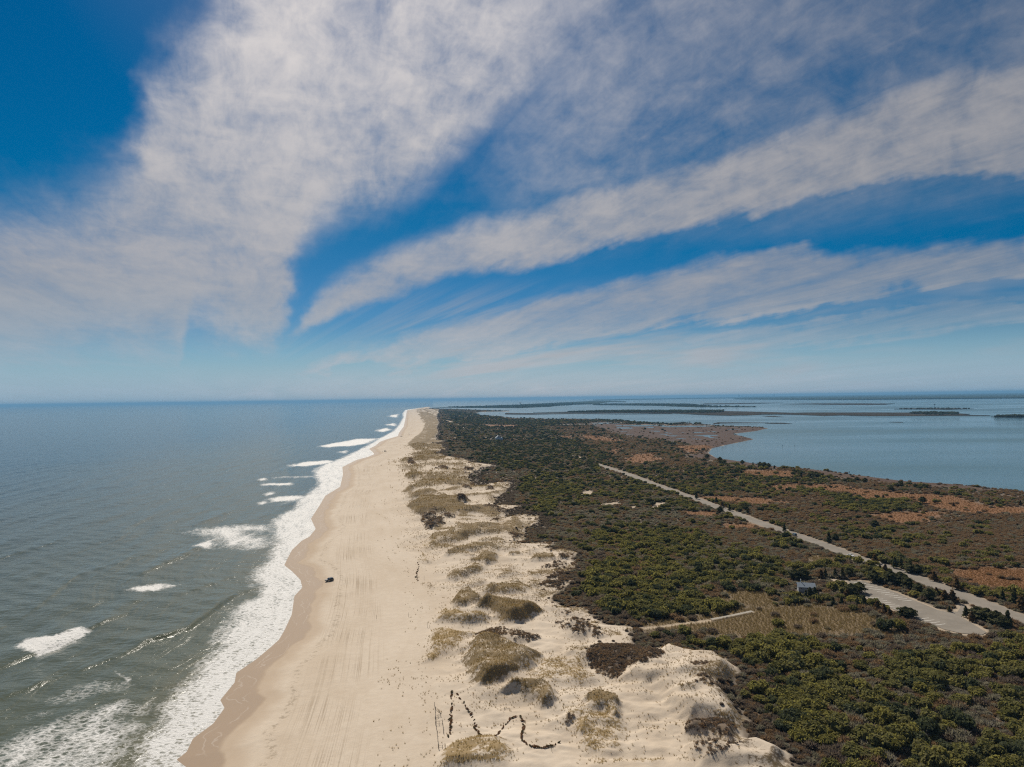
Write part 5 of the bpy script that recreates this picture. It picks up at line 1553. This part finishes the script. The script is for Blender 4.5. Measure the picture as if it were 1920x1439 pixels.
# bleached dead branches in the thicket
M_DRIFT = plain_mat('bleached_wood', (0.42, 0.39, 0.36), .9, (0.30, 0.28, 0.26), 4.0)
for cx, cy, lb, sd_ in ((1830, 1254, 'tangle of bleached grey dead branches in the mixed thicket', 3), (1847, 1258, 'second smaller tangle of bleached dead branches beside the larger tangle', 5), (1462, 1050, 'grey dead branches showing in the scrub below the road', 8)):
    x, y, z = at_ground(cx, cy)
    rg = np.random.default_rng(sd_); mb = MB()
    rt = tag(empty('dead_branch_pile', (x, y, z + 1.2)), lb, 'branches')
    for k in range(9):
        a = rg.uniform(0, 6.28); L_ = rg.uniform(1.5, 3.4)
        p = Vector((rg.normal() * 1.3, rg.normal() * .9, rg.uniform(0, .6)))
        q = p + Vector((math.cos(a) * L_, math.sin(a) * L_ * .6, rg.uniform(.1, 1.5)))
        m_ = (p + q) / 2 + Vector(rg.normal(size=3) * .25)
        b = MB().tube(p, m_, .10, .07, n=5).tube(m_, q, .07, .03, n=5)
        b.tube(m_, m_ + Vector((rg.normal() * .8, rg.normal() * .8, .9)), .04, .015, n=4)
        b.build('branch', M_DRIFT, rt)

# ------------------------------------------------------------------ cedars and pines
CEDARS = [  # photo foot, height in metres, kind (0 cedar, 1 spreading pine, 2 rusty), words
 ((1528,1123),6.0,0,'in the clump in front of the hut'), ((1519,1122),5.6,0,'in the clump in front of the hut'), ((1511,1125),5.0,0,'in the clump in front of the hut'), ((1500,1126),4.4,0,'in the clump in front of the hut'), ((1494,1126),3.8,0,'in the clump in front of the hut'),
 ((1505,1088),6.4,1,'behind the hut'), ((1490,1088),6.0,1,'behind the hut'), ((1540,1088),5.6,2,'behind the hut'), ((1548,1086),5.6,0,'at the head of the sandy drive'), ((1566,1084),5.6,0,'at the head of the sandy drive'), ((1580,1085),5.8,0,'at the head of the sandy drive'), ((1592,1082),5.0,1,'at the head of the sandy drive'),
 ((1596,1118),6.4,1,'at the upper end of the lot'), ((1612,1112),5.6,1,'at the upper end of the lot'), ((1583,1102),3.8,0,'at the upper end of the lot'), ((1588,1122),4.6,2,'at the upper end of the lot'),
 ((1620,1140),5.8,0,'along the lower side of the lot'), ((1608,1140),5.0,0,'along the lower side of the lot'), ((1645,1148),5.2,2,'along the lower side of the lot'), ((1658,1152),4.8,2,'along the lower side of the lot'), ((1668,1158),4.0,2,'along the lower side of the lot'), ((1698,1160),5.4,1,'along the lower side of the lot'), ((1708,1158),4.4,1,'along the lower side of the lot'), ((1578,1136),4.6,0,'along the lower side of the lot'), ((1562,1136),4.4,0,'along the lower side of the lot'),
 ((1638,1092),6.8,1,'on the strip between lot and road'), ((1630,1082),5.2,1,'on the strip between lot and road'), ((1670,1096),7.2,1,'on the strip between lot and road'), ((1688,1098),7.0,1,'on the strip between lot and road'), ((1702,1104),5.6,1,'on the strip between lot and road'), ((1722,1114),5.6,1,'on the strip between lot and road'), ((1742,1126),6.0,1,'on the strip between lot and road'), ((1756,1120),5.0,2,'on the strip between lot and road'), ((1772,1128),5.6,2,'on the strip between lot and road'), ((1786,1130),6.2,2,'on the strip between lot and road'), ((1780,1148),3.0,0,'on the strip between lot and road'), ((1660,1078),6.0,2,'on the strip between lot and road'), ((1650,1075),5.2,0,'on the strip between lot and road'),
 ((1811,1158),5.4,0,'past the mouth of the lot'), ((1822,1166),4.6,2,'past the mouth of the lot'), ((1832,1160),5.4,1,'past the mouth of the lot'), ((1850,1166),6.0,1,'past the mouth of the lot'), ((1868,1172),6.2,1,'past the mouth of the lot'), ((1890,1172),6.6,0,'past the mouth of the lot'), ((1878,1178),5.0,1,'past the mouth of the lot'), ((1895,1180),4.6,0,'past the mouth of the lot'),
 ((1678,1066),6.8,0,'on the far side of the road'), ((1690,1066),6.0,0,'on the far side of the road'), ((1706,1074),5.8,1,'on the far side of the road'), ((1720,1076),5.4,1,'on the far side of the road'), ((1736,1078),4.6,0,'on the far side of the road'), ((1752,1090),5.4,2,'on the far side of the road'), ((1794,1106),6.0,2,'on the far side of the road'), ((1880,1128),5.4,0,'on the far side of the road'), ((1902,1136),7.0,0,'on the far side of the road'), ((1916,1146),7.4,2,'on the far side of the road'), ((1640,1056),5.4,2,'on the far side of the road'),
 ((1554,1018),7.6,0,'beyond the road by the blue car'), ((1566,1014),5.0,1,'beyond the road by the blue car'), ((1471,997),5.4,0,'beside the road ahead of the blue car'), ((1306,936),7.2,0,'beside the middle stretch of road'), ((1343,944),6.2,0,'beside the middle stretch of road'), ((1354,952),5.6,2,'beside the middle stretch of road'), ((1368,958),5.8,0,'beside the middle stretch of road'), ((1350,962),5.6,1,'beside the middle stretch of road'), ((1402,964),5.0,0,'beside the middle stretch of road'), ((1398,958),5.0,1,'beside the middle stretch of road'), ((1392,955),5.0,1,'beside the middle stretch of road'),
 ((1640,990),6.0,1,'alone in the purple scrub'), ((1326,860),7.5,1,'on the bay shore'), ((1350,865),7.0,1,'on the bay shore'), ((1392,871),6.4,1,'on the bay shore'), ((1412,874),6.0,0,'on the bay shore'), ((1425,876),7.6,1,'on the bay shore'), ((1433,877),7.6,1,'on the bay shore'), ((1441,878),7.0,1,'on the bay shore'), ((1452,880),5.5,0,'on the bay shore'), ((1470,881),4.8,2,'on the bay shore'), ((1502,896),7.0,0,'on the bay shore'), ((1523,896),8.0,1,'on the bay shore'), ((1530,897),8.0,1,'on the bay shore'), ((1490,886),5.0,0,'on the bay shore'),
 ((1584,905),4.6,1,'along the edge of the shore marsh'), ((1597,905),4.8,1,'along the edge of the shore marsh'), ((1607,904),6.0,1,'along the edge of the shore marsh'), ((1622,905),5.4,1,'along the edge of the shore marsh'), ((1640,914),4.0,2,'along the edge of the shore marsh'), ((1671,921),5.6,1,'along the edge of the shore marsh'), ((1682,914),5.0,1,'along the edge of the shore marsh'), ((1690,914),5.2,1,'along the edge of the shore marsh'), ((1716,915),4.8,1,'along the edge of the shore marsh'), ((1732,915),4.6,1,'along the edge of the shore marsh'),
 ((1730,944),6.0,1,'standing alone in the orange marsh'), ((1788,950),3.6,2,'standing alone in the orange marsh'), ((1868,947),4.6,2,'standing alone in the orange marsh'), ((1656,936),4.4,2,'standing alone in the orange marsh'), ((1853,946),3.4,2,'standing alone in the orange marsh'), ((1913,948),4.6,2,'standing alone in the orange marsh'),
]
KW = ('dark conical cedar', 'dark spreading pine', 'rust-brown bushy cedar')
for i, ((cx, cy), h, kd, words) in enumerate(CEDARS):
    x, y = at(cx, cy, 2.0)
    z = max(gz(x, y), .4)
    me = (CROWN_CE[i % 3], CROWN_PI[i % 3], CROWN_RU[i % 2])[kd]
    hh = (6.1, 5.0, 4.6)[kd]
    k = h / hh
    wv = RNG.uniform(.95, 1.3) * (1.35 if kd == 1 else 1.15)
    rt = empty('cedar_tree' if kd != 1 else 'pine_tree', (x, y, z - .05), RNG.uniform(0, 6.28), (k * wv, k * wv, k))
    tag(rt, f'{KW[kd]} {words}', 'tree', f'{KW[kd]}s {words}')
    c = bpy.data.objects.new('crown', me); COL.objects.link(c); c.parent = rt
    c = bpy.data.objects.new('trunk', STEM_T[i % 2]); COL.objects.link(c); c.parent = rt

# ------------------------------------------------------------------ islands and land across the bay
def island_mat(name, c1, c2):
    m, g = mat_new(name)
    P = world_pos(g)
    n = g.noise(P, .01, 5.0, .6)
    b = g.n('ShaderNodeBsdfDiffuse', ins={'Color': g.mix(g.ss(n, .35, .65), c1, c2)})
    finish(g, b.outputs[0]); return m
M_ISLE = island_mat('salt_marsh', (0.038, 0.034, 0.028), (0.060, 0.050, 0.038))
M_WOOD = island_mat('far_forest', (0.030, 0.038, 0.024), (0.050, 0.056, 0.034))
def island(px, z=1.2, mat=None, name='marsh_island'):
    pts = pts_at(px, 0)
    # uneven outline
    P = []
    n_ = len(pts)
    for i in range(n_):
        a, b = pts[i], pts[(i + 1) % n_]
        m_ = max(1, min(24, int(np.hypot(*(b - a)) / (a[1] * .003))))
        for k in range(m_):
            q = a + (b - a) * k / m_
            w = a[1] * .0012
            P.append((q[0] + (vnoise(np.array([q[0] / 90]), np.array([q[1] / 90]), 5)[0] - .5) * w * 2, q[1] + (vnoise(np.array([q[0] / 70]), np.array([q[1] / 300]), 6)[0] - .5) * w * 8))
    n_ = len(P)
    V = [(x, y, z) for x, y in P] + [(x * 1.0, y, -1.5) for x, y in P]
    o = link_mesh(name, V, [tuple(range(n_))] + [(i, n_ + i, n_ + (i + 1) % n_, (i + 1) % n_) for i in range(n_)], mat or M_ISLE)
    return tag(o, kind='structure')
island([(813,764.4),(910,765.5),(976,765.5),(1033,763),(1045,760.8),(1080,759.3),(1112,758.5),(1143,754.5),(1173,754.6),(1173,753.2),(1143,752),(1113,752),(1060,755),(960,760),(900,762),(847,763.5)], 3.0, M_WOOD, 'headland')
island([(1112,760),(1173,760.5),(1243,761.5),(1274,763),(1313,764),(1340,763.8),(1418,763.6),(1418,763),(1335,761.8),(1300,759),(1290,757.8),(1200,757.2),(1112,758)], 3.0, M_WOOD, 'headland')
island([(1113,751.2),(1143,751.2),(1196,750),(1270,748.7),(1340,747.7),(1440,746.7),(1440,745.4),(1340,745.9),(1196,748.3),(1113,749.9)], 6.0, M_WOOD, 'headland')
island([(1060,774.6),(1134,775),(1259,775.5),(1293,777.5),(1340,779.3),(1367,780),(1401,779.5),(1429,778),(1470,777.2),(1492,775),(1428,773),(1361,771.5),(1340,770.5),(1196,770.5),(1134,771),(1071,772.5),(1000,774.2)], 1.5)
island([(947,777.5),(990,778),(1040,777),(1080,776.3),(1170,777.3),(1259,776.6),(1259,776),(1170,776.5),(1080,775.4),(1010,775.6),(947,775)], 1.2)
island([(1450,777.5),(1501,778.5),(1545,780.3),(1580,779.5),(1620,780.6),(1712,780.6),(1776,780),(1853,780.3),(1853,779.6),(1800,778.5),(1817,777),(1790,775.8),(1711,774.4),(1620,774.2),(1507,774.3),(1470,776)], 1.4)
island([(1676,767.6),(1740,768.2),(1780,768.8),(1800,768),(1828,767.4),(1780,766.2),(1700,766.6)], 2.0)
island([(1859,782.4),(1880,783),(1960,783.3),(1960,781),(1900,780.6),(1872,781.5)], 1.5)
island([(1461,758.3),(1520,758.8),(1560,759.6),(1620,760),(1660,759.5),(1675,757.6),(1620,757),(1530,757)], 2.5)
island([(1320,758.8),(1360,758.4),(1412,757.5),(1470,755.9),(1412,756),(1320,757.2)], 2.5)
island([(1337,794.3),(1345,792.4),(1440,793.0),(1432,793.7),(1350,793.7),(1345,794.7),(1420,795.8),(1340,795.2)], .5)
island([(1433,794.2),(1450,795),(1485,795),(1470,793.5),(1445,793.2)], .7)
island([(1428,780.5),(1445,782),(1470,782.4),(1450,780.4)], .7)
island([(1259,793.4),(1290,794.6),(1297,793.6),(1275,792.2)], .7)
island([(1665,792),(1690,792.8),(1692,792.1),(1675,791.5)], .5)
island([(1380,749.2),(1486,750),(1620,750.1),(1770,748.7),(1920,747.3),(2400,741.5),(2400,731.0),(1920,737.2),(1620,741.2),(1454,743.6),(1400,744.6)], 14.0, M_WOOD, 'mainland')
def isle_trees(px, num, s0, s1, rng=np.random.default_rng(61)):
    pts = pts_at(px, 0); lo, hi = pts.min(0), pts.max(0)
    x = rng.uniform(lo[0], hi[0], num * 8); y = rng.uniform(lo[1], hi[1], num * 8)
    k = np.where(in_poly(x, y, pts))[0][:num]
    return x[k], y[k], rng.uniform(s0, s1, len(k))
T_ = [isle_trees([(1060,774),(1134,774.2),(1259,774.5),(1340,775),(1357,773),(1357,770.8),(1196,770.8),(1134,771.3),(1071,772.8)], 1500, 1.8, 3.4),
      isle_trees([(1700,776.8),(1800,777.2),(1790,775.9),(1711,775)], 120, 1.5, 3.6),
      isle_trees([(1745,779),(1800,778.4),(1790,777.4),(1730,778)], 40, 1.2, 2.6),
      isle_trees([(1862,782.6),(1880,782.9),(1960,783.2),(1960,781.2),(1900,780.8),(1872,781.7)], 220, 1.5, 3.0),
      isle_trees([(1680,767.4),(1740,768),(1828,767.4),(1780,766.5),(1700,766.8)], 60, 1.4, 2.6),
      isle_trees([(830,764.2),(910,765.2),(976,765.2),(1033,762.8),(1080,759.2),(1112,758),(1060,755.4),(960,760.4),(900,762.3),(847,763.7)], 2200, 2.0, 4.2),
      isle_trees([(1112,760),(1173,760.4),(1243,761.4),(1313,763.8),(1418,763.5),(1335,762),(1290,758.2),(1200,757.6),(1112,758.3)], 900, 2.0, 4.0),
      isle_trees([(1265,794),(1290,794.2),(1297,793.6),(1290,793)], 6, .8, 1.6),
      isle_trees([(1303,797.2),(1313,797.2),(1313,796.4),(1303,796.4)], 12, 1.8, 2.6),
      isle_trees([(1120,788.4),(1170,790.4),(1170,791.4),(1120,789.8)], 60, 1.2, 2.6)]
tx, ty, ts = (np.concatenate(q) for q in zip(*T_))
scatter('far_wood', CROWN_EV[2], tx, ty, np.full(len(tx), 1.0), ts, RNG.integers(0, 4, len(tx)), 'dark low woods on the islands and headlands across the bay')

# far skyline: each tower a thing
M_TOWER = plain_mat('tower_wall', (0.22, 0.24, 0.27), .7, (0.18, 0.20, 0.23), .02)
for i, (cx, w, hpx, lb) in enumerate([(1384.8, 1.6, 4.2, 'tallest pale tower at the end of the far skyline beyond the bay'), (1387.0, 1.8, 3.4, 'broad pale tower next to the tallest one on the far skyline'), (1391.6, 2.6, 2.2, 'low wide pale block of the first group on the far skyline'),
        (1398.5, 2.0, 1.4, 'low pale block just inland of the first skyline group'), (1403.5, 1.2, 1.2, 'small pale block in the gap of the far skyline'), (1413.0, 1.4, 1.6, 'single pale block in the middle gap of the far skyline'),
        (1436.0, 2.4, 1.5, 'low pale block before the second skyline group'), (1441.0, 1.6, 1.3, 'small pale block inside the second skyline group'), (1449.0, 1.4, 2.4, 'stepped pale tower left of the second group\'s tallest'), (1451.6, 1.8, 3.8, 'tallest pale tower of the second skyline group')]):
    Y_ = 48000.0
    x, y = at(cx, 760.5 - .0134 * cx + CAM_H * 1300 / Y_, 0)
    W_ = w * y / 1300; H_ = hpx * y / 1300 + 10
    rt = tag(empty('high_rise', (x, y, 0)), lb, 'tower')
    MB().box(-W_/2, W_/2, -W_/3, W_/3, -2, H_ * .8).box(-W_*.36, W_*.36, -W_*.25, W_*.25, H_ * .8, H_).build('shaft', M_TOWER, rt)
    MB().box(-W_*.16, W_*.16, -W_*.12, W_*.12, H_, H_ * 1.06).build('roof_block', M_TOWER, rt)

# water tower on the headland, smaller ones beyond
M_TANK = plain_mat('tank_paint', (0.20, 0.26, 0.30), .6)
def water_tower(loc, s, label, twin=False):
    rt = tag(empty('water_tower', loc, 0, s), label, 'tower')
    MB().lathe([(3.2, -2), (2.4, 4), (2.0, 30), (2.6, 38)], 12).build('stem', M_TANK, rt)
    MB().lathe([(2.6, 38), (7.0, 43), (8.0, 48), (7.0, 53), (2.5, 56), (.3, 56.6)], 16).build('tank', M_TANK, rt)
    if twin:
        MB().tube((-15, 0, 46), (0, 0, 42), .8, n=6).lathe([(.3, 41), (4.0, 43), (5.0, 48), (3.5, 52), (.3, 53)], 12, (-17, 0, 0)).build('side_tank', M_TANK, rt)
x, y = at(976.2, 762.5, 0); water_tower((x, y, 2), 1.35 * y / 13000, 'dark tower with a smaller side tank on the wooded headland', True)
x, y = at(1095, 753.0, 0); water_tower((x, y, 2), 1.1 * y / 20000, 'tiny tower at the tip of the headland woods')
x, y = at(1162, 750.6, 0); water_tower((x, y, 2), 1.1 * y / 26000, 'tiny tower on the low far barrier shore')

# markers in the bay, nest platform on the islet
M_PILE = plain_mat('dark_piling', (0.05, 0.05, 0.055), .9)
for cx, cy, lb in ((1467, 836.8, 'dark marker piling in the bay, closer to the marsh point'), (1490, 838, 'dark marker piling in the bay, farther from the marsh point'), (1592.5, 888, 'dark marker piling standing just off the bay shore')):
    x, y = at(cx, cy, 0)
    rt = tag(empty('marker_piling', (x, y, 0)), lb, 'marker')
    MB().tube((0, 0, -2), (0, 0, 2.2), .22, .18, 8).build('pile', M_PILE, rt)
    MB().box(-.55, .55, -.06, .06, 1.2, 2.3).build('board', M_PILE, rt)
x, y = at(1752.5, 767.6, 0)
rt = tag(empty('nest_platform', (x, y, 2), 0, 1.6), 'nest platform on a pole standing on the small far islet', 'platform')
MB().tube((0, 0, -2), (0, 0, 16), .5, .4, 8).build('pole', M_PILE, rt)
MB().box(-3, 3, -3, 3, 16, 16.5).build('deck', M_PILE, rt)
MB().lathe([(1.5, 16.5), (3.2, 17.6), (3.0, 18.4), (1.0, 18.0)], 10).build('nest', M_PILE, rt)

# ------------------------------------------------------------------ air
def build_haze():
    m = bpy.data.materials.new('haze_air'); m.use_nodes = True
    m.node_tree.nodes.clear(); g = NT(m.node_tree)
    v = g.n('ShaderNodeVolumePrincipled', ins={'Color': (0.20, 0.45, 0.72), 'Density': 4.0e-5, 'Anisotropy': .1})
    g.n('ShaderNodeOutputMaterial', ins={'Volume': v.outputs[0]})
    mb = MB().box(-62000, 90000, -1500, 70500, -6, 165)
    o = mb.build('haze', m)
    tag(o, kind='stuff', label='thin blue sea haze over the far water and land')
build_haze()
